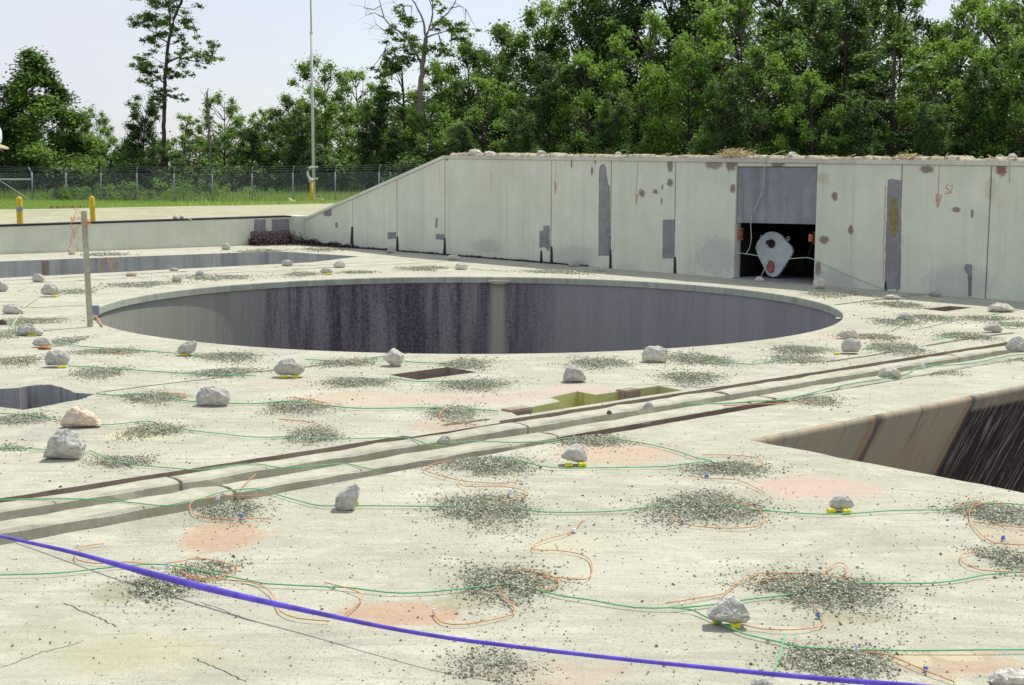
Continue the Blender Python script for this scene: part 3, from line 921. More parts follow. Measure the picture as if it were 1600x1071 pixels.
# ================================================================== VEGETATION
def leaf_mesh(name, C, Rr, n_per, size, seed, mats, flat=.75, up=.6):
    """many kite-shaped leaves round clump centres C with radii Rr"""
    g = np.random.default_rng(seed)
    P, mi = [], []
    for i, (c, r) in enumerate(zip(C, Rr)):
        n = max(8, int(n_per * (r ** 2)))
        d = g.normal(size=(n, 3)); d /= np.linalg.norm(d, axis=1)[:, None]
        q = d * (np.abs(g.normal(0, .58, n)) ** .8)[:, None] * r
        q[:, 2] *= flat
        P.append(q + np.asarray(c)); mi.append(np.full(n, g.integers(0, 100)))
    P = np.concatenate(P); mi = np.concatenate(mi); n = len(P)
    N = g.normal(size=(n, 3)); N[:, 2] = np.abs(N[:, 2]) + up
    N /= np.linalg.norm(N, axis=1)[:, None]
    A = np.cross(N, g.normal(size=(n, 3))); A /= np.linalg.norm(A, axis=1)[:, None] + 1e-9
    B = np.cross(N, A)
    s = (size * g.uniform(.6, 1.35, n))[:, None]
    V = np.stack([P - A * s * .5, P + B * s * .3 + N * s * .06, P + A * s * .5, P - B * s * .3 + N * s * .06], 1).reshape(-1, 3)
    Fq = np.arange(4 * n).reshape(-1, 4)
    k = len(mats)
    sel = np.where(g.random(n) < .8, mi % k, g.integers(0, k, n))
    me = fast(name, V, Fq, False, sel)
    for m in mats: me.materials.append(m)
    return me
def limb(m, a, b, r0, r1, rr, bend=.12, n=5):
    a, b = Vector(a), Vector(b)
    L = (b - a).length
    pts, rs = [], []
    off = Vector((rr.gauss(0, 1), rr.gauss(0, 1), rr.gauss(0, .5))) * bend * L * .5
    for i in range(n + 1):
        t = i / n
        pts.append(a.lerp(b, t) + off * math.sin(math.pi * t)); rs.append(r0 + (r1 - r0) * t)
    m.tube(pts, rs, 5, False)
    return pts
def proto(seed, H=12.0, z0=1.0, rmax=3.6, nclump=46, rc=(.8, 1.45), n_per=420, size=.24, prof=None, mats=('leaf', 'leaf2', 'leaf3'), shell=.5, bark='bark', trunk_r=.19):
    rr = random.Random(seed)
    prof = prof or (lambda t: math.sin(math.pi * min(1, .12 + t * .86)) ** .7)
    m = MB()
    top = Vector((rr.gauss(0, .3), rr.gauss(0, .3), H * .93))
    tp = limb(m, (0, 0, -.4), top, trunk_r, .03, rr, .05, 10)
    C, Rs = [], []
    lob = [(rr.uniform(0, 6.28), rr.uniform(.75, 1.3)) for _ in range(5)]
    for i in range(nclump):
        t = (i + rr.random()) / nclump
        a = rr.uniform(0, 6.28)
        w = max(1.0 if math.cos(a - la) < .5 else lw for la, lw in lob) * rr.uniform(.85, 1.1)
        rad = rmax * prof(t) * (shell + (1 - shell) * rr.random() ** .5) * w
        c = Vector((math.cos(a) * rad, math.sin(a) * rad, z0 + (H - z0 - .4) * t + rr.gauss(0, .25)))
        C.append(c); Rs.append(rr.uniform(*rc) * (1 - .35 * t))
        k = min(len(tp) - 1, max(1, int((c.z - .28 * rad) / H * 10)))
        if rad > .5: limb(m, tp[k], c, .055, .012, rr, .18, 4)
    tm = m.build('trunk', M[bark], smooth=True)
    cm = leaf_mesh('crown', C, Rs, n_per, size, seed, [M[q] for q in mats])
    co = link('crown', cm)
    return tm, co, H
PROTO = {}
BUILT = set()
def plant(kind, loc, height, wide, rot, name, label, cat='tree', group=None):
    tm, co, H = PROTO[kind]
    e = thing(name, label, cat, loc, group)
    s = height / H
    e.scale = (wide * s, wide * s, s)
    e.rotation_euler = (0, 0, rot)
    for src in (tm, co):
        o = src if (kind, src.name) not in BUILT and src.parent is None else src.copy()
        if o is not src: COL.objects.link(o)
        o.parent = e
        BUILT.add((kind, src.name))
    return e
# kinds
PROTO['broad'] = proto(11, nclump=60, z0=.5)
PROTO['round'] = proto(12, rmax=4.0, nclump=64, z0=.4, mats=('leaf3', 'leaf', 'leaf3'))
PROTO['dense'] = proto(13, rmax=3.4, nclump=84, z0=.2, mats=('leaf2', 'leaf2', 'leaf'), prof=lambda t: (1 - t * .75) ** .6)
PROTO['airy'] = proto(14, rmax=3.7, nclump=56, rc=(.65, 1.2), z0=.5, mats=('leaf3', 'leaf3', 'leaf3'))
PROTO['column'] = proto(15, rmax=2.0, nclump=46, z0=.3, mats=('leaf2', 'leaf2', 'leaf'), rc=(.6, 1.0))
PROTO['cone'] = proto(16, rmax=3.6, nclump=110, z0=.1, mats=('leaf2', 'leaf', 'leaf3'), prof=lambda t: max(.08, (1 - t) ** .75), rc=(.9, 1.45))
PROTO['shrub'] = proto(17, H=3.0, z0=.1, rmax=1.7, nclump=22, rc=(.4, .75), n_per=620, size=.15, mats=('leaf', 'leaf2', 'leaf2'), trunk_r=.05, prof=lambda t: math.cos(t * 1.2))
PROTO['hedge'] = proto(18, H=1.9, z0=.1, rmax=1.9, nclump=22, rc=(.35, .6), n_per=330, size=.14, mats=('hedge', 'hedge', 'leaf3'), trunk_r=.04, prof=lambda t: math.cos(t * 1.2))

def horizon_h(px, py, Z): return CAMH + (265 + (px - 800) * .0049 - py) / F * Z - at(px, Z).z
trees = [
 # px, top, Z, kind, wide
 (58, 82, 114, 'cone', 1.35, 'tall conical tree at the left end of the tree line'),
 (4, 140, 113, 'dense', 1.2, 'dark tree cut by the left picture edge, behind the hard hat'),
 (112, 168, 115, 'airy', .95, 'loose mid-green tree right beside the tall conical tree'),
 (150, 172, 120, 'round', .8, 'small round tree in the dip left of the tall lone tree'),
 (196, 226, 112, 'broad', 1.1, 'low tree filling the dip left of the tall lone tree'),
 (228, 155, 113, 'dense', .9, 'dark dense tree at the foot of the tall lone tree'),
 (292, 178, 114, 'airy', .9, 'pale loose tree right of the tall lone trunk'),
 (348, 150, 117, 'round', .85, 'round tree right of the bare reddish snag'),
 (392, 196, 113, 'dense', 1.1, 'dark low tree left of the flagpole gap'),
 (415, 168, 121, 'airy', .8, 'slender light tree just left of the pole'),
 (455, 150, 112, 'broad', .9, 'tree standing right behind the tall metal pole'),
 (505, 96, 116, 'round', .95, 'bright rounded tree right of the tall metal pole'),
 (560, 108, 119, 'airy', .95, 'feathery bright tree left of the half-dead tree'),
 (475, 178, 108, 'dense', .9, 'very dark low tree behind the barbed fence right of the pole'),
 (585, 170, 107, 'dense', .9, 'dark low tree over the ramped wall end'),
 (628, 88, 108, 'column', 1.3, 'dark ivy-like column of foliage under the bare branches'),
 (690, 100, 113, 'round', .9, 'bright tree right of the half-dead tree'),
 (672, 160, 105, 'airy', .9, 'light green tree low over the ramp top'),
 (735, 70, 115, 'broad', .85, 'tree between the half-dead tree and the tall wood'),
 (760, 120, 106, 'airy', 1.0, 'bright low tree in front of the wood, left part'),
 (790, 42, 117, 'broad', .9, 'tree whose top steps down to the sky, left end of the wood'),
 (845, 12, 118, 'round', .8, 'tall rounded tree at the left shoulder of the wood'),
 (862, 95, 104, 'dense', .95, 'dark tree in front of the left shoulder of the wood'),
 (905, -5, 119, 'broad', .8, 'tall tree just right of the left shoulder of the wood'),
 (915, 80, 104, 'airy', .9, 'pale tree with thin bare stems low in the wood'),
 (960, -60, 117, 'dense', .9, 'very tall dark tree left of the wood centre'),
 (1010, 20, 105, 'airy', .8, 'bright pointed tree standing out of the dark wood'),
 (1040, -70, 119, 'broad', .8, 'very tall tree behind the bright pointed tree'),
 (1075, 60, 104, 'round', .8, 'rounded tree above the wall left of the opening'),
 (1105, -65, 118, 'dense', .9, 'very tall dark tree above the left side of the opening'),
 (1150, -20, 108, 'airy', .9, 'tall light tree straight above the opening'),
 (1185, 75, 103, 'broad', .85, 'mid-height tree straight above the opening'),
 (1200, -80, 120, 'round', .8, 'very tall rounded tree above the opening, back row'),
 (1255, -50, 114, 'broad', .9, 'very tall tree right of the opening, back row'),
 (1262, 110, 101, 'airy', .8, 'bright slim tree low over the wall right of the opening'),
 (1310, -10, 107, 'dense', .85, 'tall dark tree above the brown spotted panel'),
 (1345, -60, 119, 'round', .8, 'very tall round tree above the ochre-smeared strip'),
 (1388, 55, 103, 'column', 1.8, 'broad dark tree with branches showing above the ochre strip'),
 (1400, -25, 116, 'broad', .7, 'tall tree left of the small gap of sky'),
 (1450, 62, 105, 'airy', .85, 'bright tree below the small gap of sky'),
 (1498, 8, 112, 'round', .75, 'rounded bright tree right of the small gap of sky'),
 (1530, 100, 101, 'dense', .9, 'dark low tree over the right end of the wall'),
 (1550, -50, 118, 'broad', .85, 'very tall tree near the right picture edge'),
 (1598, -30, 106, 'airy', .9, 'tall light tree cut by the right picture edge'),
 (1600, 70, 101, 'broad', .9, 'lower tree cut by the right picture edge'),
 (1650, -60, 112, 'round', .9, 'tall tree mostly beyond the right picture edge'),
 (1130, 120, 99, 'dense', .9, 'dark low tree directly over the rust-stained wall top'),
 (960, 150, 99, 'dense', .9, 'dark low tree over the tall grey wall strip'),
 (815, 175, 100, 'dense', .9, 'dark low tree over the left part of the wall top'),
 (720, 190, 100, 'dense', .9, 'dark low tree over the start of the level wall top'),
 (1340, 150, 98, 'dense', .9, 'dark low tree over the wall right of the opening'),
 (1450, 160, 98, 'dense', .9, 'dark low tree over the painted digits on the wall'),
]
tr = random.Random(21)
for (px, py, Z, kind, w, lab) in trees:
    if px > 600: Z -= (px - 600) * .012
    plant(kind, at(px, Z), horizon_h(px, py, Z), w, tr.uniform(0, 6.28), 'broadleaf_tree', lab, 'tree', 'trees of the wood')
# far dense wood behind, closing the view between trunks
def far_wood():
    g = np.random.default_rng(4)
    C, Rs = [], []
    rr = random.Random(4)
    for i in range(2500):
        px = rr.uniform(-60, 1700) if i % 5 else rr.choice((rr.uniform(-420, -60), rr.uniform(1700, 2000)))
        Z = rr.uniform(124, 138) - max(0, px - 600) * .012
        p = at(px, Z)
        topy = np.interp(px, [-60, 60, 130, 200, 300, 400, 450, 600, 700, 800, 860, 950, 1400, 1455, 1500, 1700], [190, 170, 215, 235, 210, 205, 180, 150, 130, 85, 45, -5, -10, 60, 20, 0])
        h = horizon_h(px, topy, Z)
        C.append((p.x, p.y, p.z + (rr.uniform(.0, 1) if i % 2 else rr.uniform(0, .4)) * h * .95)); Rs.append(rr.uniform(1.0, 1.9))
    me = leaf_mesh('far_wood', C, Rs, 70, .34, 9, [M['leaf2'], M['leaf2']])
    tag(link('far_wood', me), 'mass of far trees closing the view behind the tree line', 'wood', kind='stuff')
far_wood()
# undergrowth at the wood's edge, each bush its own
bl = ['under the left dark tree', 'below the tall conical tree', 'below the dip in the trees', 'at the tall lone trunk', 'right of the lone trunk',
      'below the bare snag', 'left of the metal pole', 'right of the metal pole', 'above the ramped wall end', 'above the ramp crest',
      'above the white stones on the wall', 'above the second wall panel', 'above the tall grey strip', 'above the left orange arrow',
      'above the straw heap', 'above the square opening', 'above the rock beside the straw heap', 'above the brown spots', 'above the ochre strip', 'above the painted digits', 'at the right wall end']
for i, lab in enumerate(bl):
    px = -10 + i * 81 + tr.uniform(-18, 18)
    Z = (110 if px < 600 else 103 - (px - 600) * .012) + tr.uniform(-1.5, 1.5)
    plant('shrub', at(px, Z), tr.uniform(3.4, 5.0), tr.uniform(1.15, 1.5), tr.uniform(0, 6.28), 'shrub', 'dark undergrowth bush ' + lab, 'shrub', 'undergrowth along the wood')
hl = ['first from the left', 'second from the left', 'third from the left', 'fourth from the left', 'fifth from the left', 'sixth from the left', 'nearest the metal pole', 'behind the corner braces', 'farthest left']
for i, px in enumerate((160, 200, 240, 282, 322, 362, 402, 120, 85)):
    plant('hedge', at(px, 104.5 - px * .012), tr.uniform(1.5, 2.1) * (.75 if i > 6 else 1), tr.uniform(1.0, 1.25), tr.uniform(0, 6.28), 'hedge_bush',
          'bright green vine-covered bush behind the fence, ' + hl[i], 'bush', 'bright bushes behind the fence')

# the tall lone tree and the half-dead tree: limbs traced from the picture
def traced(name, label, px0, Z, limbs, clumps, bark, mats, size, n_per, cat='tree'):
    base = at(px0, Z)
    def P(px, py, dz=0):
        k = (Z + dz) / F
        return Vector(((px - px0) * k, dz, CAMH + (265 + (px - 800) * .0049 - py) * k - base.z))
    e = thing(name, label, cat, base)
    rr = random.Random(px0)
    m = MB()
    for pts, r0, r1 in limbs:
        q = [P(*p) for p in pts]
        q = smoothline(q, .4)
        n = len(q)
        q = [v + Vector((rr.gauss(0, .03), rr.gauss(0, .05), rr.gauss(0, .03))) for v in q]
        m.tube(q, [r0 + (r1 - r0) * i / (n - 1) for i in range(n)], 6, False)
        if r1 < .03:                                     # twigs
            for _ in range(5):
                i = rr.randrange(n // 3, n)
                d = Vector((rr.gauss(0, 1), rr.gauss(0, 1), rr.gauss(.3, .7))) * rr.uniform(.4, .9)
                m.tube([q[i], q[i] + d * .5 + Vector((0, 0, .08)), q[i] + d], [.014, .01, .006], 4, False)
    for (a, b, r, dz) in clumps:                         # fine wood carrying each clump
        c = P(a, b, dz)
        src = min((P(*p) for l in limbs for p in l[0]), key=lambda s: (s - c).length)
        m.tube([src, src.lerp(c, .5) + Vector((0, 0, -.1)), c], [.035, .022, .01], 4, False)
    m.build('trunk', M[bark], e, smooth=True)
    cs = [P(a, b, dz) for a, b, r, dz in clumps]
    me = leaf_mesh('crown', cs, [r * Z / F for a, b, r, dz in clumps], n_per, size, px0, [M[q] for q in mats], flat=.55)
    link('crown', me, None, e)
    return e
rr = random.Random(77)
tall_cl = []
for a, b, r in ((228, 8, 15), (248, -5, 16), (265, 15, 17), (290, 5, 14), (235, 35, 15), (218, 45, 12), (250, 42, 17), (272, 40, 14), (297, 35, 13), (305, 50, 9),
                (262, 60, 14), (246, 78, 12), (285, 55, 12), (290, 75, 10), (302, 72, 8), (225, 95, 11), (235, 110, 15), (250, 118, 12), (222, 110, 10), (240, 128, 11),
                (268, 118, 11), (285, 120, 9), (293, 118, 7), (275, 100, 9), (305, 88, 10), (318, 92, 11), (331, 82, 11), (338, 95, 9), (325, 102, 9), (290, 95, 8),
                (245, 145, 12), (262, 150, 9), (258, 165, 12), (275, 155, 8), (300, -10, 12), (280, -25, 16), (255, -30, 16), (310, -30, 14)):
    for _ in range(6): tall_cl.append((a + rr.gauss(0, 8), b + rr.gauss(0, 6), r * .78, rr.gauss(0, .9)))
traced('lone_tall_tree', 'tall thin tree with sparse leaves rising alone left of the pole', 259, 112,
       [([(257, 330), (259, 260), (258, 200), (261, 150), (263, 110), (269, 75), (275, 45), (285, 20), (298, -10), (306, -40)], .21, .09),
        ([(263, 105), (285, 95), (310, 100), (335, 92)], .09, .02), ([(262, 135), (240, 118), (225, 108)], .07, .02), ([(268, 75), (250, 60), (228, 42)], .07, .02),
        ([(272, 55), (270, 20), (255, -10)], .09, .03), ([(280, 30), (300, 40), (308, 45)], .05, .015), ([(262, 125), (280, 120), (294, 118)], .05, .015)],
       tall_cl, 'bark', ('leaf', 'leaf2', 'leaf3'), .19, 330)
dead_cl = []
for a, b, r in ((625, 25, 9), (640, 45, 12), (635, 35, 10), (615, 55, 12), (622, 75, 13), (645, 65, 10), (650, 70, 12), (680, 12, 7), (690, 22, 8), (688, 45, 11), (700, 48, 13), (715, 45, 12),
                (725, 55, 12), (735, 62, 10), (710, 62, 10), (610, 100, 13), (600, 110, 12), (590, 115, 9), (640, 88, 14), (660, 85, 13), (680, 85, 14), (700, 85, 12), (630, 100, 14)):
    for _ in range(5): dead_cl.append((a + rr.gauss(0, 7), b + rr.gauss(0, 6), r * .78, rr.gauss(0, .8)))
traced('half_dead_tree', 'half-dead tree with bare forked grey branches against the sky', 660, 107,
       [([(655, 260), (657, 150), (662, 100), (666, 65)], .3, .18),
        ([(666, 65), (662, 40), (655, 22), (645, 8), (636, 2), (628, -4)], .11, .02), ([(645, 18), (632, 18), (622, 16), (614, 10)], .05, .012),
        ([(666, 65), (674, 40), (676, 20), (670, 5)], .12, .03), ([(672, 55), (690, 38), (705, 20), (715, 3)], .11, .02), ([(705, 20), (718, 18), (727, 22)], .05, .012),
        ([(662, 110), (640, 70), (615, 48), (602, 35), (596, 12), (592, -4)], .13, .02), ([(602, 35), (588, 28), (575, 32)], .05, .012), ([(598, 18), (586, 22), (572, 20)], .04, .012),
        ([(615, 60), (600, 52), (590, 46), (582, 52)], .05, .012), ([(640, 110), (620, 92), (602, 80)], .08, .03), ([(604, 82), (606, 72), (610, 65)], .03, .012),
        ([(666, 65), (685, 58), (705, 54)], .08, .02)],
       dead_cl, 'barkgrey', ('leaf', 'leaf2', 'leaf3'), .20, 380)
snag = traced('bare_snag', 'thin bare reddish dead trunk sticking up left of the round tree', 328, 114,
              [([(329, 300), (328, 200), (327, 160), (328, 142)], .14, .06), ([(328, 165), (324, 155), (323, 150)], .04, .02)], [(328, 215, 6, .2)], 'barkgrey', ('leaf2',), .2, 60)

# grass and weeds round the fence
def grass():
    g = np.random.default_rng(12)
    n = 85000
    px = g.uniform(-40, 720, n)
    t = g.random(n)
    Z = 64 + t ** .75 * 48 - np.maximum(0, px) * .012
    x = (px - 800) / F * Z
    keep = np.ones(n, bool)
    h = np.where(Z > 107.5 - (px + 52) * .0264, g.uniform(.35, 1.0, n), g.uniform(.06, .30, n)) * (1 + .5 * (g.random(n) < .05))
    z = np.array([zt(a, b) for a, b in zip(x, Z)])
    a = g.uniform(0, 3.14, n); w = g.uniform(.015, .04, n)
    lean = g.normal(0, .16, (n, 2)) * h[:, None]
    B = np.stack([x, Z, z - .02], 1)
    dx = np.stack([np.cos(a) * w, np.sin(a) * w, np.zeros(n)], 1)
    T = B + np.stack([lean[:, 0], lean[:, 1], h], 1)
    V = np.stack([B - dx, B + dx, T], 1).reshape(-1, 3)
    me = fast('grass', V, np.arange(3 * n).reshape(-1, 3))
    tag(link('grass', me, M['grass']), 'long green grass and weeds along the chain fence', 'grass', kind='stuff')
grass()

# ================================================================== FENCE AND THINGS BEYOND THE LOW WALL
def fence():
    e = thing('chain_link_fence', 'chain link fence with angled barbed wire arms in front of the trees', 'fence', at(300, 98))
    o = e.location
    A, B = at(-52, 107), at(592, 90)
    d = (B - A).to_2d()
    n = 11
    step = d / n
    dirv = Vector((d.x, d.y, 0)).normalized()
    nrm = Vector((dirv.y, -dirv.x, 0))
    H = 2.15
    tops = []
    for i in range(-5, n + 5):
        p = Vector((A.x + step.x * i, A.y + step.y * i, 0)); p.z = zt(p.x, p.y)
        m = MB(); m.tube([p + Vector((0, 0, -.1)), p + Vector((0, 0, H + .04))], .045 if i not in (1, 2, 3) else .06, 8)
        po = m.build('post', M['zinc'], e, True, o)
        m = MB()
        sd = -1 if i < 3 else 1
        arm = p + Vector((0, 0, H + .02)) + (dirv * .22 * sd + nrm * .12) + Vector((0, 0, .42))
        m.tube([p + Vector((0, 0, H - .02)), arm], .04, 6)
        m.build('barb_arm', M['zinc'], po, True, o)
        tops.append((p, arm))
    for k in range(len(tops) - 1):
        (p, a), (q, b) = tops[k], tops[k + 1]
        m = MB()
        L = (q - p).length; dv = (q - p) / L
        sp = .09; w = .0028
        def wire(s0, z0, s1, z1):
            P0 = p + dv * s0 + Vector((0, 0, z0)); P1 = p + dv * s1 + Vector((0, 0, z1))
            t = (P1 - P0).normalized(); s = t.cross(nrm) * w
            m.quad(P0 + s, P1 + s, P1 - s, P0 - s)
        c = -H
        while c < L:
            for sg in (1, -1):
                s0, s1 = c, c + H; z0, z1 = .05, H
                if s0 < 0: z0 += -s0 * (H - .05) / H; s0 = 0
                if s1 > L: z1 -= (s1 - L) * (H - .05) / H; s1 = L
                if s1 > s0:
                    wire(*((s0, z0, s1, z1) if sg > 0 else (L - s0, z0, L - s1, z1)))
            c += sp
        m.build('chain_mesh', M['zinc'], e, False, o)
        for f in (.35, .68, 1.0):
            m = MB(); P0 = p + Vector((0, 0, H)); Q0 = q + Vector((0, 0, H))
            m.tube([P0.lerp(a, f), P0.lerp(a, f).lerp(Q0.lerp(b, f), .5) - Vector((0, 0, .03)), Q0.lerp(b, f)], .006, 4)
            m.build('barbed_wire', M['zinc'], e, False, o)
    p1, p2, p3 = tops[5][0], tops[6][0], tops[7][0]
    for a, b in ((p1, p2), (p2, p3)):
        m = MB(); m.tube([a + Vector((0, 0, H - .55)), b + Vector((0, 0, H - .5))], .05, 8); m.build('brace_rail', M['zincpole'], e, True, o)
    for a, b in ((p1, p2), (p3, p2)):
        m = MB(); m.tube([a + Vector((0, 0, -.05)) - nrm * .0, b + Vector((0, 0, H - .6))], .028, 6); m.build('diagonal_brace', M['zincpole'], e, True, o)
fence()
def bollard(px, Z, top, rad, lean, label):
    d = ray(px, 265); kk = 12.42 + (-CX * ST + CY * CT); tt = kk / (-d.x * ST + d.y * CT); Z = d.y * tt
    p = at(px, Z)
    h = horizon_h(px, top, Z)
    e = thing('yellow_bollard', label, 'bollard', p, 'yellow posts behind the low wall')
    m = MB(); m.lathe([(rad, -.2), (rad, h - rad * .9), (rad * .86, h - rad * .4), (rad * .5, h - rad * .08), (.001, h)], 14)
    m.build('post', M['yellowpaint'], e, True)
    m = MB(); m.lathe([(rad * 1.03, h - .26), (rad * 1.04, h - .22), (rad * 1.03, h - .18)], 14)
    m.build('band', M['zinc'] if lean == 0 else M['yellowpaint'], e, True)
    e.rotation_euler = (0, lean, 0)
bollard(28, 25, 307, .055, 0, 'yellow bollard with a grey band near the left picture edge')
bollard(143, 26, 306, .05, -.03, 'leaning yellow bollard just behind the tall wooden stake')
def pole():
    p = at(490, 83)
    e = thing('tall_metal_pole', 'tall slender grey metal pole rising past the tree tops', 'pole', p)
    m = MB(); m.tube([(0, 0, 0), (-.03, 0, 10.3)], [.10, .075], 10); m.build('lower_shaft', M['zincpole'], e, True)
    m = MB(); m.tube([(-.03, 0, 10.3), (-.08, 0, 17)], [.05, .035], 8); m.build('upper_shaft', M['zincpole'], e, True)
    m = MB(); m.tube([(-.03, 0, 10.2), (-.03, 0, 10.36)], .09, 10); m.build('collar', M['zincpole'], e, True)
    for z, s in ((2.3, .13), (1.6, .13)):
        m = MB(); m.tube([(-.02, -.09, z), (.2, -.1, z)], .035, 8); m.tube([(.2, -.1, z - .06), (.2, -.1, z + .07)], .07, 8); m.build('clamp', M['zincpole'], e, True)
    m = MB(); m.box(-.5, .55, -.35, .35, -.1, .42); o = m.build('concrete_foot', M['woodwarm'], e, bevel=.03)
    q = at(486, 81.6)
    e2 = thing('vent_post', 'yellow post with a curved grey pipe end against the tall metal pole', 'post', q)
    m = MB(); m.tube([(0, 0, -.1), (.02, 0, 1.55)], .10, 10); m.build('post', M['yellowpaint'], e2, True)
    m = MB()
    m.tube([(0, 0, 1.5), (-.1, 0, 1.62), (-.2, 0, 1.8), (-.2, 0, 2.0), (-.1, 0, 2.2), (.05, 0, 2.28), (.15, 0, 2.2)], .075, 8); m.build('curved_pipe', M['zincpole'], e2, True)
    m = MB(); m.tube([(-.13, -.05, 1.5), (.13, -.05, 1.5)], .12, 8); m.build('flange', M['zincpole'], e2, True)
pole()
def board(px, Z, L, w, h, rot, mat, name, label, tilt=0.0, dx=0):
    p = at(px, Z); p.x += dx
    m = MB(); m.box(-L / 2, L / 2, -w / 2, w / 2, 0, h)
    o = m.build(name, mat, None, bevel=.01)
    o.location = p + Vector((0, 0, .02 + abs(math.sin(tilt)) * L / 2)); o.rotation_euler = (0, tilt, rot)
    tag(o, label, 'board')
board(90, 66, .85, .2, .16, .06, M['woodred'], 'timber_baulk', 'brown timber lying on the gravel right of the banded bollard')
board(120, 66, .72, .2, .16, -.04, M['woodred'], 'timber_baulk', 'brown timber lying just left of the leaning bollard')
board(459, 80, .95, .2, .12, -.5, M['woodwarm'], 'timber_plank', 'pale yellow plank lying tilted left of the pole foot', .35)
board(463, 79, 1.0, .2, .12, -.5, M['woodwarm'], 'timber_plank', 'second pale plank leaning over the first by the pole foot', .22)

# ================================================================== THINGS ON THE PAD
def hull_rock(name, px, py, w, h, kind, mat, label, z=0.0, seed=0, turn=0.0, loc=None, cat='rock', group='loose rocks laid on the cords', dep=.85):
    p = G(px, py, z) if loc is None else Vector(loc)
    k = p.y / F
    W_, H_ = w * k, h * k * .97
    D_ = min(W_, max(H_ * 1.1, W_ * .6)) * dep
    r = random.Random(seed * 13 + int(px) + int(py) * 3)
    base = {'block': [(-.48, 0), (.40, 0), (.5, .45), (.42, .85), (.1, 1.0), (-.35, .97), (-.5, .55)],
            'pyr': [(-.5, .08), (.42, 0), (.5, .4), (.3, .85), (.08, 1), (-.1, .95), (-.38, .45)],
            'wedge': [(-.5, .15), (-.45, 0), (.5, .12), (.46, .3), (.2, .75), (-.2, 1.0), (-.35, .8)],
            'fin': [(-.45, .12), (-.1, 0), (.3, .06), (.42, .45), (.5, .85), (.4, 1.0), (.05, .88), (-.4, .5)],
            'lump': [(-.5, .35), (-.35, .05), (.3, 0), (.5, .3), (.42, .65), (.1, 1.0), (-.25, .9)],
            'slab': [(-.5, .25), (-.4, 0), (.38, 0), (.5, .3), (.25, .85), (-.1, 1.0), (-.38, .8)],
            'saddle': [(-.5, .42), (-.42, .22), (.2, 0), (.42, .05), (.5, .35), (.32, .8), (.1, 1.0), (-.05, .92), (-.3, .65)],
            'diamond': [(-.5, .5), (-.1, .02), (.2, 0), (.4, .2), (.5, .62), (.05, 1.0), (-.1, .95)]}[kind]
    pts = []
    for a, b in base:
        f = 1 - abs(2 * b - .9) * .35
        pts.append(Vector((a * W_, -D_ * .5 * f * r.uniform(.55, .95), b * H_)))
        pts.append(Vector((a * W_ * .92, D_ * .5 * f * r.uniform(.55, .95), b * H_ * r.uniform(.8, 1.0))))
    for _ in range(6):
        a = r.uniform(-.3, .3); b = r.uniform(.25, .8)
        pts.append(Vector((a * W_, -D_ * r.uniform(.46, .58), b * H_)))
    bm = bmesh.new()
    for q in pts: bm.verts.new(q)
    res = bmesh.ops.convex_hull(bm, input=bm.verts)
    bmesh.ops.delete(bm, geom=[v for v in bm.verts if not v.link_faces], context='VERTS')
    if W_ > .05:
        bmesh.ops.bevel(bm, geom=bm.edges[:], offset=min(W_, H_) * .035, segments=1, affect='EDGES', clamp_overlap=True)
        bmesh.ops.triangulate(bm, faces=bm.faces[:])
        for lim in (.3, .16):
            bmesh.ops.subdivide_edges(bm, edges=[e for e in bm.edges if e.calc_length() > W_ * lim], cuts=1, use_grid_fill=True)
            bmesh.ops.triangulate(bm, faces=bm.faces[:])
        bmesh.ops.triangulate(bm, faces=bm.faces[:])
        for v in bm.verts:
            if v.co.z > H_ * .06: v.co += Vector((r.gauss(0, 1), r.gauss(0, 1), r.gauss(0, 1))) * W_ * .012
    bmesh.ops.recalc_face_normals(bm, faces=bm.faces)
    me = bpy.data.meshes.new(name); bm.to_mesh(me); bm.free()
    o = link(name, me, M[mat], None, p + Vector((0, D_ * .35 if loc is None else 0, 0)))
    o.rotation_euler = (0, 0, turn)
    return tag(o, label, cat, group)
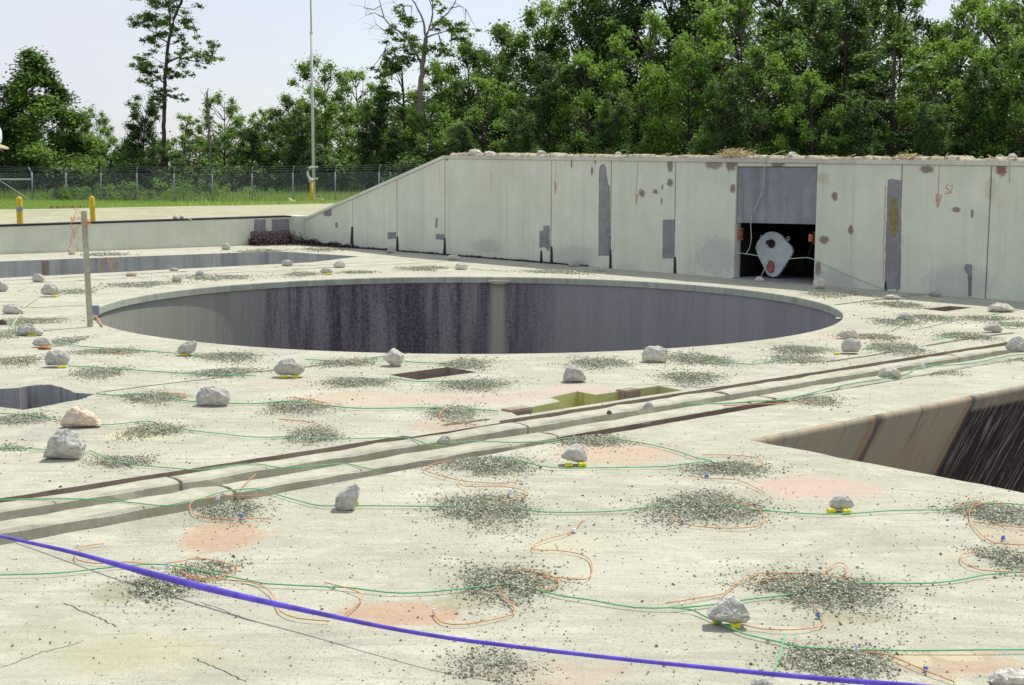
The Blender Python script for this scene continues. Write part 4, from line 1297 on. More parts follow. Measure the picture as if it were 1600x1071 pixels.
rocks = [
 (98, 719, 62, 52, 'pyr', 'rock', 'large pointed grey rock, left foreground, above the double rail', 0),
 (126, 669, 64, 34, 'wedge', 'rockpink', 'pinkish white wedge rock just behind the large pointed grey rock', 0),
 (333, 635, 53, 32, 'block', 'rock', 'big blocky grey rock left of centre with a flat top', 0),
 (90, 574, 37, 25, 'block', 'rock', 'blocky grey rock at the left, above the left pit', 1),
 (66, 543, 30, 15, 'lump', 'rock', 'grey rock resting on an orange bag at the left', 1),
 (46, 525, 42, 19, 'slab', 'rock', 'long low grey rock left of the wooden stake', 0),
 (20, 491, 34, 16, 'slab', 'rockpale', 'pale flat rock near the left edge at stake height', 0),
 (79, 464, 30, 20, 'lump', 'rock', 'hump-backed grey rock left of the stake with a yellow clip', 1),
 (59, 441, 20, 14, 'lump', 'rock', 'grey rock in front of the left trench seam', 0),
 (-2, 456, 26, 19, 'lump', 'rock', 'grey rock cut by the left picture edge by the far rails', 0),
 (112, 398, 11, 11, 'block', 'rockpale', 'small pale rock at the foot of the low wall by the stake', 0),
 (353, 391, 13, 11, 'block', 'rock', 'small rock at the foot of the low wall right of the stake', 0),
 (292, 556, 32, 23, 'fin', 'rock', 'rock on a yellow clip at the near left rim of the shaft', 1),
 (452, 590, 50, 28, 'lump', 'rock', 'wide grey rock on yellow clips near the rim, left of centre', 1),
 (615, 573, 34, 29, 'diamond', 'rockpale', 'pale diamond-shaped rock tipped up at the near rim', 0),
 (898, 598, 38, 30, 'wedge', 'rock', 'angular grey rock leaning right, between the rim and the olive pit', 0),
 (1024, 567, 42, 27, 'block', 'rockpale', 'big pale angular rock on the near rim right of centre', 0),
 (1325, 530, 33, 18, 'saddle', 'rockpale', 'pale saddle-shaped rock right of the shaft, the upper of a pair', 0),
 (1330, 553, 30, 23, 'block', 'rock', 'blocky rock right of the shaft, the lower of a pair', 1),
 (1391, 591, 36, 19, 'slab', 'rockpale', 'flat pale rock lying on the far part of the front rail', 0),
 (1590, 551, 32, 26, 'lump', 'rock', 'dark-based grey rock cut by the right picture edge', 0),
 (1415, 502, 27, 14, 'lump', 'rock', 'grey rock right of the shaft with a pale cord leading to it', 0),
 (1552, 520, 30, 17, 'saddle', 'rock', 'grey rock in the row near the right edge, below the long pale rock', 0),
 (1565, 488, 42, 15, 'slab', 'rockpale', 'long pale rock near the foot of the wall at the right', 0),
 (1460, 464, 24, 11, 'lump', 'rock', 'small rock in the wall shadow near the right', 1),
 (1281, 452, 20, 18, 'block', 'rockpale', 'pale rock at the right foot of the square opening', 0),
 (1187, 441, 16, 9, 'slab', 'rockpale', 'small pale rock at the left foot of the square opening', 0),
 (697, 697, 30, 15, 'lump', 'rock', 'rock on a yellow clip between the two front rails', 1),
 (897, 727, 43, 32, 'saddle', 'rock', 'grey rock propped on two yellow clips left of the pink stain', 1),
 (541, 799, 42, 44, 'fin', 'rock', 'upright fin-shaped grey rock in the foreground', 0),
 (1137, 980, 70, 46, 'saddle', 'rock', 'largest foreground rock propped on yellow blocks', 1),
 (1314, 800, 40, 26, 'lump', 'rock', 'rounded grey rock on two yellow clips, right foreground', 1),
 (1013, 640, 18, 13, 'pyr', 'rock', 'small pointed rock in the channel right of the olive pit', 0),
 (952, 648, 9, 7, 'lump', 'rockdark', 'tiny dark stone in the channel below the olive pit', 0),
 (276, 441, 17, 11, 'lump', 'rock', 'small rock beside the far rails, left of the shaft', 0),
 (272, 424, 15, 6, 'slab', 'rock', 'small flat rock behind the far rails, left', 0),
 (312, 432, 14, 10, 'lump', 'rock', 'small rock sitting on the far rails', 0),
 (449, 416, 18, 10, 'block', 'rock', 'grey rock at the right end of the left trench', 0),
 (530, 419, 20, 12, 'lump', 'rockpale', 'pale rock on the far rails left of the ramp wall', 0),
 (511, 429, 19, 9, 'block', 'rock', 'rock with a yellow clip at the far left rim', 1),
 (611, 396, 16, 11, 'pyr', 'rock', 'rock in the ramp wall shadow by the corner', 0),
 (709, 407, 24, 9, 'slab', 'rockpale', 'pale flat rock at the end of the far rails, the farther of two', 0),
 (721, 422, 20, 11, 'block', 'rockpale', 'pale rock at the end of the far rails, the nearer of two', 0),
 (897, 417, 19, 13, 'lump', 'rock', 'rock in shadow at the foot of the wall left of the tall strip', 0),
 (938, 424, 15, 11, 'block', 'rockpale', 'pale square rock at the foot of the tall grey strip', 0),
 (205, 432, 18, 7, 'lump', 'rockpink', 'brownish clod beside the far rails right of the stake', 0),
 (1395, 468, 28, 8, 'slab', 'rockpale', 'pale flat stone lying on the joint right of the shaft', 0),
 (3, 508, 14, 9, 'lump', 'rockdark', 'black lump at the left picture edge', 0),
 (1585, 1071, 80, 26, 'slab', 'rockpale', 'pale rock cut by the bottom right corner', 0),
 (1192, 1076, 40, 16, 'lump', 'rock', 'rock just showing at the bottom edge under the violet tape', 0),
]
for i, (px, py, w, h, kind, mat, lab, yel) in enumerate(rocks):
    z = 0.0
    if yel:
        k = G(px, py).y / F
        z = h * k * .12
    hull_rock('rock', px, py, w, h, kind, mat, lab, 0, i, loc=G(px, py) + Vector((0, h * G(px, py).y / F * (.12 if yel else .3), z)))
# rocks on the wall top
def wt(px, py):
    v, z = onwall(px, py)
    return W(UW + .12, v, topz(v) - .03)
for px, w, h, kd, lab in ((734, 24, 11, 'slab', 'white flat stone on the wall top, leftmost'), (757, 22, 8, 'slab', 'low white stone on the wall top beside the leftmost one'),
                          (838, 19, 10, 'wedge', 'tilted white stone on the wall top at the third panel'), (957, 13, 9, 'lump', 'white stone on the wall top above the tall grey strip'),
                          (1229, 19, 12, 'lump', 'rounded white stone on the wall top right of the straw heap'), (1573, 16, 13, 'lump', 'grey stone on the wall top near the right edge'),
                          (700, 10, 5, 'lump', 'small clod on the crest of the wall ramp')):
    hull_rock('rock', px, 240, w, h, kd, 'rockpale', lab, loc=wt(px, 240), seed=px, group='stones on the wall top')
p = at(278, 27)
for px, w, lab in ((274, 8, 'white stone on the low wall, left of two'), (284, 7, 'white stone on the low wall, right of two')):
    v = [toUV(*G(px, 340, .5).to_2d())]
    d = ray(px, 340); t = (VL + .15 - (-(0 - CX) * 0)) if False else None
    # on the coping of the low wall
    k = VL + .14 + (-CX * ST + CY * CT)
    tt = k / (-d.x * ST + d.y * CT)
    q = Vector((d.x * tt, d.y * tt, 0)); uu = toUV(q.x, q.y)[0]
    q.z = .562 + (uu - 5.1) * .0092
    hull_rock('rock', px, 340, w, 6, 'lump', 'rockpale', lab, loc=q, seed=px, group='stones on the low wall')

# yellow clips under the rocks
def clip_block(px, py, w, h, label):
    p = G(px, py); k = p.y / F
    m = MB(); r = h * k * .5
    m.lathe([(.001, -w * k / 2), (r * .9, -w * k / 2), (r, -w * k * .42), (r, -w * k * .1), (r * .75, -w * k * .06), (r * .75, w * k * .06), (r, w * k * .1), (r, w * k * .42), (r * .9, w * k / 2), (.001, w * k / 2)], 12,
            Matrix.Rotation(math.pi / 2, 4, 'Y'))
    o = m.build('yellow_connector', M['yellow'], None, False)
    o.location = p + Vector((0, r * 1.2, r)); o.rotation_euler = (0, 0, .25)
    tag(o, label, 'connector', 'yellow connectors under rocks')
for px, py, w, h, lab in ((1121, 977, 14, 9, 'yellow connector under the left of the largest foreground rock'), (1149, 986, 16, 11, 'yellow connector under the right of the largest foreground rock'),
                          (889, 731, 12, 7, 'yellow connector under the left of the propped rock by the pink stain'), (910, 731, 12, 8, 'yellow connector under the right of the propped rock by the pink stain'),
                          (1300, 804, 13, 9, 'yellow connector under the left of the rounded right rock'), (1324, 805, 13, 9, 'yellow connector under the right of the rounded right rock'),
                          (556, 792, 6, 10, 'yellow connector at the right foot of the upright fin rock'), (686, 697, 9, 5, 'yellow connector left of the rock between the rails'),
                          (709, 695, 8, 4, 'yellow connector right of the rock between the rails'), (442, 592, 12, 5, 'yellow connector under the wide rock, left one'),
                          (460, 592, 11, 5, 'yellow connector under the wide rock, right one'), (288, 557, 14, 4, 'yellow connector under the rim rock at left'),
                          (96, 576, 14, 4, 'yellow connector under the blocky rock above the left pit'), (50, 526, 14, 3, 'yellow connector under the long low rock'),
                          (84, 465, 6, 4, 'yellow connector under the hump-backed rock'), (1308, 555, 8, 4, 'yellow connector left of the lower paired rock'),
                          (1450, 466, 7, 3, 'yellow connector by the small rock in the wall shadow'), (513, 430, 8, 3, 'yellow connector at the far left rim')):
    clip_block(px, py, w, h, lab)
# orange bag under one rock
hull_rock('orange_bag', 70, 546, 22, 6, 'slab', 'orangebr', 'small orange bag flattened under a grey rock at the left', loc=G(70, 546), cat='bag', group=None)

# ------------------------------------------------------------------ crushed stone piles
STONE = np.array([(-.5, -.4, -.2), (.45, -.45, -.25), (.5, .4, -.2), (-.4, .5, -.25), (-.3, -.25, .45), (.35, -.15, .4), (.1, .4, .5)], dtype=np.float64)
SF = np.array([(0, 1, 4), (1, 5, 4), (1, 2, 5), (2, 6, 5), (2, 3, 6), (3, 0, 4), (3, 4, 6), (4, 5, 6)])
def stones(P, S, seed, name, mat):
    g = np.random.default_rng(seed)
    n = len(P)
    q = g.normal(size=(n, 4)); q /= np.linalg.norm(q, axis=1)[:, None]
    a, b, c, d = q.T
    Rm = np.stack([1 - 2 * (c * c + d * d), 2 * (b * c - a * d), 2 * (b * d + a * c), 2 * (b * c + a * d), 1 - 2 * (b * b + d * d), 2 * (c * d - a * b),
                   2 * (b * d - a * c), 2 * (c * d + a * b), 1 - 2 * (b * b + c * c)], 1).reshape(n, 3, 3)
    T = STONE[None] * S[:, None, None] * g.uniform(.65, 1.25, (n, 1, 3))
    V = np.einsum('nij,nkj->nki', Rm, T) * np.array([1, 1, .8]) + P[:, None]
    Fq = (SF[None] + (np.arange(n) * 7)[:, None, None]).reshape(-1, 3)
    return fast(name, V.reshape(-1, 3), Fq)
hole_bb = [(min(p[0] for p in h), max(p[0] for p in h), min(p[1] for p in h), max(p[1] for p in h), h) for h in holes[:8]]
def blocked(x, y):
    u, v = toUV(x, y)
    if u > 5.25 or v > 11.8: return True
    return any(a <= u <= b and c <= v <= d and inpoly(u, v, h) for a, b, c, d, h in hole_bb)
def pile(px, py, rx, ry, label, dens=1.0, seed=0):
    c = G(px, py); k = c.y / F
    ax = rx * k * 1.0; ay = (G(px, py - ry).y - G(px, py + ry).y) / 2
    g = np.random.default_rng(seed + int(px * 7 + py))
    sz = max(.0068, 1.6 * k * 1.0)
    A = math.pi * ax * ay
    n = int(min(6500, max(90, A / (sz * sz) * 1.45 * dens)))
    ang = g.uniform(0, 6.283, n)
    lob = 1 + .20 * np.sin(ang * 2 + px) + .17 * np.sin(ang * 3 + py) + .12 * np.sin(ang * 5 + px * 2) + .08 * np.sin(ang * 9 + py)
    rad = g.random(n) ** .62 * np.clip(g.normal(.92, .16, n), .4, 1.4) * (1 if dens >= .8 else 1.2)
    rad = np.where(g.random(n) < .34, np.abs(g.normal(.75, .5, n)), rad)
    x = np.cos(ang) * rad * lob * ax; y = np.sin(ang) * rad * lob * ay
    rr_ = np.hypot(x / ax, y / ay)
    hz = np.maximum(0, 1 - rr_ ** 2) * min(.024, ax * .10) * min(1, dens)
    ok = np.array([not blocked(c.x + a, c.y + b) for a, b in zip(x, y)])
    x, y, hz, m = x[ok], y[ok], hz[ok], ok.sum()
    S = sz * np.clip(g.lognormal(-.35, .45, m), .3, 1.7)
    P = np.stack([x, y, hz * g.uniform(.3, 1, m) + S * .22], 1)
    e = thing('gravel_pile', label, 'gravel pile', (c.x, c.y, 0), 'crushed stone heaps over drill holes')
    tag(link('crushed_stone', stones(P, S, seed, 'crushed_stone', None), M['grit'], e), kind='stuff')
piles = [
 (355, 797, 56, 17, 'gravel heap ringed by an orange tube below the left rail'), (320, 893, 50, 16, 'gravel heap under the orange loop, crossed by the violet tape', .7),
 (255, 918, 62, 20, 'dark gravel heap just under the violet tape at left'), (790, 912, 88, 27, 'gravel heap with orange loops in the centre foreground'),
 (1285, 924, 112, 30, 'widest gravel heap right of the largest foreground rock'), (1312, 1036, 104, 26, 'gravel heap nearest the camera at lower right'),
 (758, 797, 88, 24, 'gravel heap with two white caps, centre of the pad', .8), (1100, 795, 95, 26, 'wide gravel heap below the pink stain', .85),
 (762, 728, 68, 16, 'gravel heap behind the orange loops, centre'), (1138, 733, 60, 12, 'gravel heap left of the right duct tip'),
 (1555, 803, 62, 18, 'gravel heap with orange tubes at the right edge, upper'), (1575, 874, 48, 18, 'gravel heap at the right edge, lower'),
 (770, 1040, 72, 26, 'thin gravel spread at the bottom below the violet tape', .5), (925, 689, 52, 11, 'gravel heap against the rusty rail end'),
 (488, 681, 44, 12, 'gravel heap behind the double rail left of centre'), (238, 674, 48, 11, 'gravel heap on a cream stain right of the wedge rock'),
 (190, 722, 46, 10, 'gravel heap beside the large pointed rock'), (32, 656, 40, 10, 'gravel heap at the left edge below the left pit'),
 (15, 701, 28, 5, 'gravel patch at the left edge beside the pointed rock', .6), (236, 622, 48, 8, 'gravel heap right of the left pit'),
 (155, 583, 42, 8, 'gravel heap above the left pit'), (352, 583, 46, 7, 'gravel heap on the joint above the blocky rock'),
 (28, 564, 34, 7, 'gravel heap left of the blocky rock above the left pit'), (555, 598, 48, 8, 'gravel heap left of the small rust pit'),
 (462, 637, 50, 11, 'gravel heap below the wide rock on clips', .8), (742, 602, 50, 9, 'gravel heap right below the small rust pit'),
 (708, 646, 42, 11, 'gravel heap left of the olive pit'), (540, 568, 42, 6, 'gravel heap left of the diamond-shaped rock'),
 (728, 570, 38, 8, 'gravel heap right above the small rust pit'), (935, 568, 52, 7, 'gravel heap behind the leaning angular rock'),
 (1080, 591, 46, 9, 'gravel heap right of the olive pit'), (1090, 562, 46, 9, 'gravel heap right of the big pale rim rock'),
 (1250, 548, 46, 7, 'gravel heap at the near right rim, the farther one'), (1245, 562, 40, 7, 'gravel heap at the near right rim, the nearer one', .7),
 (1275, 627, 36, 7, 'gravel heap at the far end of the steel rail'), (1448, 580, 38, 7, 'gravel heap right of the flat rail rock'),
 (1400, 545, 46, 8, 'gravel heap right of the lower paired rock'), (1365, 527, 34, 5, 'gravel heap right of the upper paired rock', .7),
 (1510, 526, 36, 6, 'gravel heap left of the grey rock in the right row'), (1455, 497, 36, 5, 'gravel heap right of the rock with a pale cord', .8),
 (1400, 504, 38, 5, 'gravel heap under the rock with a pale cord', .8), (1405, 477, 38, 4, 'gravel heap beside the right joint'),
 (1540, 498, 34, 4, 'gravel heap below the long pale rock', .7), (1585, 508, 26, 4, 'gravel patch at the right edge below the long pale rock', .7),
 (1560, 561, 36, 5, 'gravel heap near the dark-based right rock', .7), (45, 503, 40, 6, 'gravel heap between two rocks at the left edge', .7),
 (15, 522, 26, 8, 'gravel patch left of the long low rock', .7), (170, 550, 52, 5, 'gravel heap with orange scraps left of the rim rock', .8),
 (355, 558, 50, 7, 'gravel heap right of the rim rock at left'), (105, 533, 26, 6, 'gravel heap right of the orange bag', .8),
 (115, 456, 26, 4, 'gravel heap right of the hump-backed rock', .7), (220, 445, 40, 4, 'gravel heap behind the left rim', .7),
 (335, 434, 44, 4, 'gravel heap between the far rails and the left rim', .8), (470, 429, 26, 3, 'gravel heap left of the far rim rock', .8),
 (560, 426, 26, 2, 'gravel heap at the far rim, left of centre', .8), (660, 420, 30, 3, 'gravel heap at the far rim behind the notch', .7),
 (410, 393, 26, 2.5, 'gravel heap behind the left trench'), (505, 390, 26, 2.5, 'gravel heap near the ramp wall corner', .8),
 (165, 398, 24, 2.5, 'gravel heap behind the stake by the low wall', .7), (870, 425, 40, 3, 'gravel heap at the far rim under the wall', .7), (1300, 460, 40, 4, 'gravel heap right of the opening', .6),
]
for i, q in enumerate(piles): pile(*q[:5], dens=(q[5] if len(q) > 5 else 1.0), seed=i)
def scatter():
    g = np.random.default_rng(99)
    P, S = [], []
    n = 0
    clus = [(q[0], q[1], q[2]) for q in piles]
    while n < 9000:
        if g.random() < .62:
            c = clus[g.integers(len(clus))]
            b = G(c[0], c[1])
            s = c[2] * b.y / F * 1.25
            x, y = b.x + g.normal(0, s), b.y + g.normal(0, s * 1.5)
        else:
            y = 3.6 + 17 * g.random() ** 1.5; x = g.uniform(-.42, .42) * y
        if blocked(x, y): continue
        s = max(.005, .8 * y / F) * g.uniform(.4, 1.5) * (1.9 if g.random() < .05 else 1)
        P.append((x, y, s * .25)); S.append(s); n += 1
    me = stones(np.array(P), np.array(S), 5, 'scattered_gravel', None)
    tag(link('scattered_gravel', me, M['gritdark']), 'loose crushed stone scattered over the whole concrete pad', 'gravel', kind='stuff')
scatter()

def groove_grit():
    g = np.random.default_rng(41)
    P, S = [], []
    while len(P) < 2600:
        u = g.uniform(-9.5, 4.8); v = g.choice([g.normal(-5.88, .035), g.normal(-6.19, .03), g.normal(-5.62, .02)])
        if not (-6.25 < v < -5.58): continue
        p = W(u, v); s = max(.006, .9 * p.y / F) * g.uniform(.5, 1.7)
        P.append((p.x, p.y, -.054 + s * .25 + g.random() * .012)); S.append(s)
    tag(link('channel_grit', stones(np.array(P), np.array(S), 3, 'channel_grit', None), M['grit']), 'crushed stone and dirt lying in the rail channel', 'gravel', kind='stuff')
groove_grit()

# ------------------------------------------------------------------ cords, tubes and their clips
def cord(name, pxs, rad, mat, label, group, cat='cord', lift=.008, over=()):
    rr = random.Random(int(pxs[0][0] * 3 + pxs[0][1]))
    pts = []
    for q in pxs:
        p = G(q[0], q[1], .012)
        p.z = .010 + (q[2] if len(q) > 2 else 0) + rr.uniform(0, .006)
        pts.append(p)
    pts = smoothline(pts, .05)
    c = pts[0].copy(); c.z = 0
    m = MB(); m.tube([p - c for p in pts], rad, 5)
    o = m.build(name, M[mat], None, True)
    o.location = c
    return tag(o, label, cat, group)
GRN = [
 ([(0, 781), (62, 780), (125, 781), (200, 785), (250, 790), (287, 788), (350, 769), (400, 764), (427, 771), (490, 789), (520, 791), (570, 791), (665, 791), (790, 793), (847, 800), (955, 799), (1030, 791), (1092, 786), (1130, 790), (1180, 796), (1291, 804), (1398, 799), (1487, 795), (1552, 786), (1600, 789), (1640, 791)], 'green cord running through the upright fin rock across the whole pad'),
 ([(-30, 900), (0, 899), (87, 897), (175, 886), (220, 884), (262, 884), (325, 894), (400, 910), (422, 914), (515, 917), (552, 920), (602, 926), (665, 926), (790, 914), (812, 915), (867, 929), (930, 940), (992, 949), (1050, 951), (1092, 947), (1180, 935), (1264, 925), (1304, 913), (1358, 911), (1466, 910), (1546, 898), (1600, 895), (1640, 893)], 'green cord nearest the camera crossing under the violet tape'),
 ([(1050, 951), (1080, 954), (1100, 962), (1150, 985), (1170, 992), (1218, 1003), (1251, 1011), (1331, 1015), (1425, 1017), (1546, 1017), (1640, 1016)], 'green cord passing the largest foreground rock to the lower right'),
 ([(1228, 990), (1222, 1010), (1209, 1052)], 'short straight green cord tail beside the lower right heap'),
 ([(-20, 700), (0, 700), (50, 701), (95, 705), (127, 710), (140, 704), (155, 712), (175, 719), (212, 727), (275, 732), (312, 734), (350, 729), (400, 725), (440, 731), (490, 729), (540, 725), (565, 730), (592, 735)], 'green cord leaving the large pointed rock over the rails'),
 ([(0, 647), (37, 649), (75, 654), (95, 657), (160, 664), (225, 659), (240, 660), (287, 671), (337, 677), (400, 684), (452, 682), (490, 684), (530, 687), (615, 685), (645, 687), (680, 697), (715, 691), (752, 689), (790, 691), (855, 691), (892, 685), (942, 684), (980, 689), (1017, 695), (1055, 705), (1092, 717), (1112, 720)], 'green cord from the wedge rock along the rails to the pink stain'),
 ([(747, 716), (790, 715), (817, 722), (842, 729), (880, 732), (917, 731), (1030, 730), (1070, 726), (1112, 720)], 'green cord under the propped rock by the pink stain'),
 ([(150, 616), (180, 618), (237, 615), (287, 626), (350, 630), (400, 631), (452, 628), (510, 634), (565, 639), (665, 637), (740, 640), (778, 643)], 'green cord right of the left pit to the olive pit'),
 ([(1067, 632), (1130, 631), (1180, 627), (1224, 625), (1291, 609), (1331, 599), (1377, 592), (1412, 586), (1439, 574), (1492, 570), (1533, 565), (1573, 557), (1610, 553)], 'green cord along the far part of the front rail'),
 ([(82, 534), (112, 539), (130, 542), (200, 547), (275, 552), (310, 557)], 'green cord from the orange bag to the rim rock'),
 ([(107, 572), (150, 574), (225, 580), (312, 585), (400, 588)], 'green cord right of the blocky rock above the left pit'),
 ([(477, 562), (540, 564), (590, 560)], 'short green cord left of the diamond-shaped rock'),
 ([(632, 565), (665, 567), (740, 567)], 'short green cord right of the diamond-shaped rock'),
 ([(608, 590), (652, 597), (727, 595), (765, 595)], 'green cord across the front of the small rust pit'),
 ([(1050, 555), (1100, 562), (1170, 569), (1205, 565), (1237, 558)], 'green cord near the right near rim'),
 ([(1349, 546), (1366, 543), (1384, 541)], 'short green cord right of the lower paired rock'),
 ([(1457, 531), (1480, 527), (1508, 524)], 'short green cord left of the row rock'),
 ([(1553, 489), (1560, 497), (1575, 512), (1590, 514)], 'green cord between the long pale rock and the right edge'),
]
for i, (pts, lab) in enumerate(GRN): cord('green_cord', pts, .0031 if i < 7 else .0042, 'green', lab, 'green detonating cords')
for pts, lab in (([(1393, 517), (1405, 509), (1417, 501)], 'pale cord leading up to the rock right of the shaft'), ([(58, 466), (37, 481), (30, 492), (24, 502), (18, 511)], 'pale cord zigzagging between rocks at the left edge'),
                 ([(92, 461), (104, 456), (116, 451)], 'short pale cord right of the hump-backed rock'), ([(28, 454), (40, 450)], 'short pale cord left of the hump-backed rock'),
                 ([(1300, 448), (1330, 453), (1355, 457), (1363, 461), (1372, 467)], 'pale cord at the foot of the wall right of the opening'), ([(1490, 463), (1520, 470), (1556, 475)], 'pale cord at the foot of the wall near the right'),
                 ([(735, 420), (760, 422), (790, 424)], 'pale cord end by the far rim rocks')):
    cord('pale_cord', pts, .005, 'greenpale', lab, 'pale cords')
ORG = [
 ([(400, 742), (385, 755), (372, 768)], 'short orange tube end over the front rail'),
 ([(350, 771), (337, 776), (305, 782), (296, 792), (305, 805), (330, 812), (370, 812), (400, 810), (424, 812)], 'orange tube looping round the gravel heap below the left rail'),
 ([(345, 774), (370, 777), (400, 775), (425, 776)], 'orange tube along the top of that left gravel heap'),
 ([(162, 850), (138, 852), (125, 857), (118, 866), (120, 875), (150, 880), (200, 879), (250, 882), (300, 874), (337, 876), (370, 887), (360, 897), (325, 905), (295, 899), (272, 887)], 'orange tube with a long loop behind the violet tape'),
 ([(276, 888), (300, 903), (320, 908), (350, 906), (390, 909), (415, 920), (430, 937), (437, 955), (465, 967), (515, 970)], 'orange tube passing under the violet tape'),
 ([(507, 911), (540, 920), (565, 930), (560, 945), (540, 961)], 'short orange hook-shaped tube above the violet tape'),
 ([(677, 957), (690, 972), (727, 976), (790, 963), (805, 955), (795, 940), (780, 925), (772, 908), (775, 900), (790, 895), (817, 893), (855, 899), (875, 910), (862, 920), (830, 922)], 'orange tube S-curving through the centre gravel heap'),
 ([(805, 911), (855, 901), (885, 904), (915, 906), (925, 895), (922, 875), (905, 865), (867, 860), (832, 859), (837, 850), (862, 841), (892, 832), (912, 810)], 'orange tube climbing from the centre heap to the upper pad'),
 ([(1040, 944), (1092, 935), (1130, 927), (1150, 912), (1180, 897), (1197, 895), (1277, 896), (1320, 903), (1331, 900)], 'orange tube over the widest gravel heap'),
 ([(1170, 914), (1210, 902), (1251, 907), (1285, 923), (1283, 910), (1291, 891), (1310, 880), (1324, 886), (1318, 899)], 'orange tube with a small upright loop on the widest heap'),
 ([(1272, 950), (1285, 964), (1283, 978), (1237, 986), (1190, 982), (1160, 978)], 'orange tube curling right of the largest foreground rock'),
 ([(1345, 1019), (1385, 1023), (1425, 1040), (1449, 1050), (1492, 1065)], 'orange tube on the heap nearest the camera'),
 ([(1487, 799), (1506, 789), (1541, 785), (1570, 788)], 'orange tube arching over the right edge heap'),
 ([(1540, 787), (1519, 793), (1515, 812), (1530, 833), (1554, 848), (1610, 853)], 'orange tube running down the right edge between two heaps'),
 ([(1519, 815), (1560, 822), (1610, 826)], 'orange tube crossing the upper right edge heap'),
 ([(1530, 863), (1503, 867), (1503, 879), (1533, 891), (1610, 896)], 'orange tube hooked round the lower right edge heap'),
 ([(1050, 811), (1067, 819), (1117, 825), (1180, 824), (1194, 809), (1186, 796), (1150, 785), (1105, 786)], 'orange tube round the front of the wide heap below the pink stain'),
 ([(1075, 744), (1105, 747), (1150, 751), (1180, 762), (1195, 771)], 'orange tube right of the wide heap, behind it'),
 ([(1097, 712), (1142, 711), (1180, 715), (1193, 724), (1170, 731), (1125, 724)], 'orange tube round the heap left of the duct tip'),
 ([(705, 720), (685, 722), (662, 734), (690, 745), (727, 752), (790, 755), (815, 751)], 'orange tube in front of the heap, upper strand'),
 ([(717, 754), (727, 761), (790, 762), (817, 767), (820, 775), (780, 785), (745, 792)], 'orange tube in front of the heap, lower looping strand'),
 ([(705, 637), (692, 640), (687, 652), (700, 658), (720, 661), (745, 665)], 'thin orange tube curled left of the olive pit'),
 ([(452, 621), (490, 626), (515, 632), (500, 634), (477, 630)], 'thin orange tube below the wide rock on clips'),
 ([(435, 656), (490, 660), (507, 670)], 'thin orange tube behind the double rail heap'),
 ([(268, 615), (290, 617), (288, 621), (255, 612)], 'thin orange tube right of the left pit'),
 ([(240, 660), (262, 668), (280, 673)], 'thin orange tube on the cream stained heap'),
 ([(165, 549), (185, 552), (200, 550)], 'orange scrap of tube left of the rim rock'),
 ([(520, 565), (550, 562), (570, 566)], 'orange tube on the heap left of the diamond rock'),
 ([(1130, 634), (1250, 629), (1290, 628)], 'orange tube at the far end of the steel rail'),
]
for i, (pts, lab) in enumerate(ORG): cord('orange_tube', pts, .0023 if i < 21 else .003, 'orange', lab, 'orange shock tubes', 'tube')
def clip(px, py, w, h, mat, label):
    p = G(px, py); k = p.y / F
    m = MB()
    w, h = w * k, h * k
    m.box(-w * .5, w * .5, -w * .22, w * .22, 0, h * .55); m.box(-w * .22, w * .22, -w * .26, w * .26, h * .5, h)
    o = m.build('plastic_connector', M[mat], None, bevel=min(w, h) * .08)
    o.location = p + Vector((0, 0, .006)); o.rotation_euler = (0, 0, (px * .37) % 3)
    tag(o, label, 'connector', 'small plastic tube connectors')
for q in ((122, 856, 8, 4, 'clip', 'white connector left of the violet tape'), (522, 920, 10, 4, 'clip', 'white connector on the near green cord left of centre'),
          (678, 962, 9, 9, 'clip', 'white cap at the tip of the S-curved tube'), (897, 833, 12, 5, 'clip', 'pale connector on the climbing orange tube'),
          (797, 773, 9, 7, 'clip', 'white cap in the orange loops, lower'), (816, 757, 9, 5, 'clip', 'white cap in the orange loops, middle'), (823, 746, 6, 7, 'clip', 'white cap in the orange loops, upper'),
          (1278, 967, 10, 9, 'clipblue', 'blue connector right of the largest foreground rock'), (1338, 1027, 8, 19, 'clip', 'upright white cap on the heap nearest the camera'),
          (1446, 1050, 13, 6, 'clipblue', 'blue and white connector at the bottom right'), (377, 814, 10, 9, 'clipblue', 'blue connector at the left heap loop'),
          (1104, 748, 8, 5, 'clipblue', 'blue connector behind the wide heap'), (1066, 820, 9, 5, 'clipblue', 'blue connector in front of the wide heap'), (1567, 846, 9, 7, 'clipblue', 'blue connector at the right edge'),
          (262, 893, 8, 14, 'clip', 'white cap beside the violet tape'), (349, 777, 6, 9, 'clip', 'white cap on the left heap, right one'), (340, 783, 6, 9, 'clip', 'white cap on the left heap, left one'),
          (724, 797, 6, 9, 'clip', 'white cap on the centre pad heap, left one'), (736, 796, 6, 9, 'clip', 'white cap on the centre pad heap, right one'), (1304, 918, 7, 8, 'clip', 'white cap on the widest heap'),
          (796, 917, 7, 7, 'clip', 'white cap in the centre foreground heap'), (1506, 524, 5, 5, 'clip', 'white cap left of the row rock'), (903, 565, 6, 3, 'clip', 'white cap behind the leaning rock'),
          (1036, 586, 8, 4, 'clip', 'white cap left of the heap by the olive pit'), (1114, 598, 6, 5, 'clip', 'white cap right of the heap by the olive pit'), (1442, 577, 7, 7, 'clip', 'white cap by the flat rail rock')):
    clip(*q)
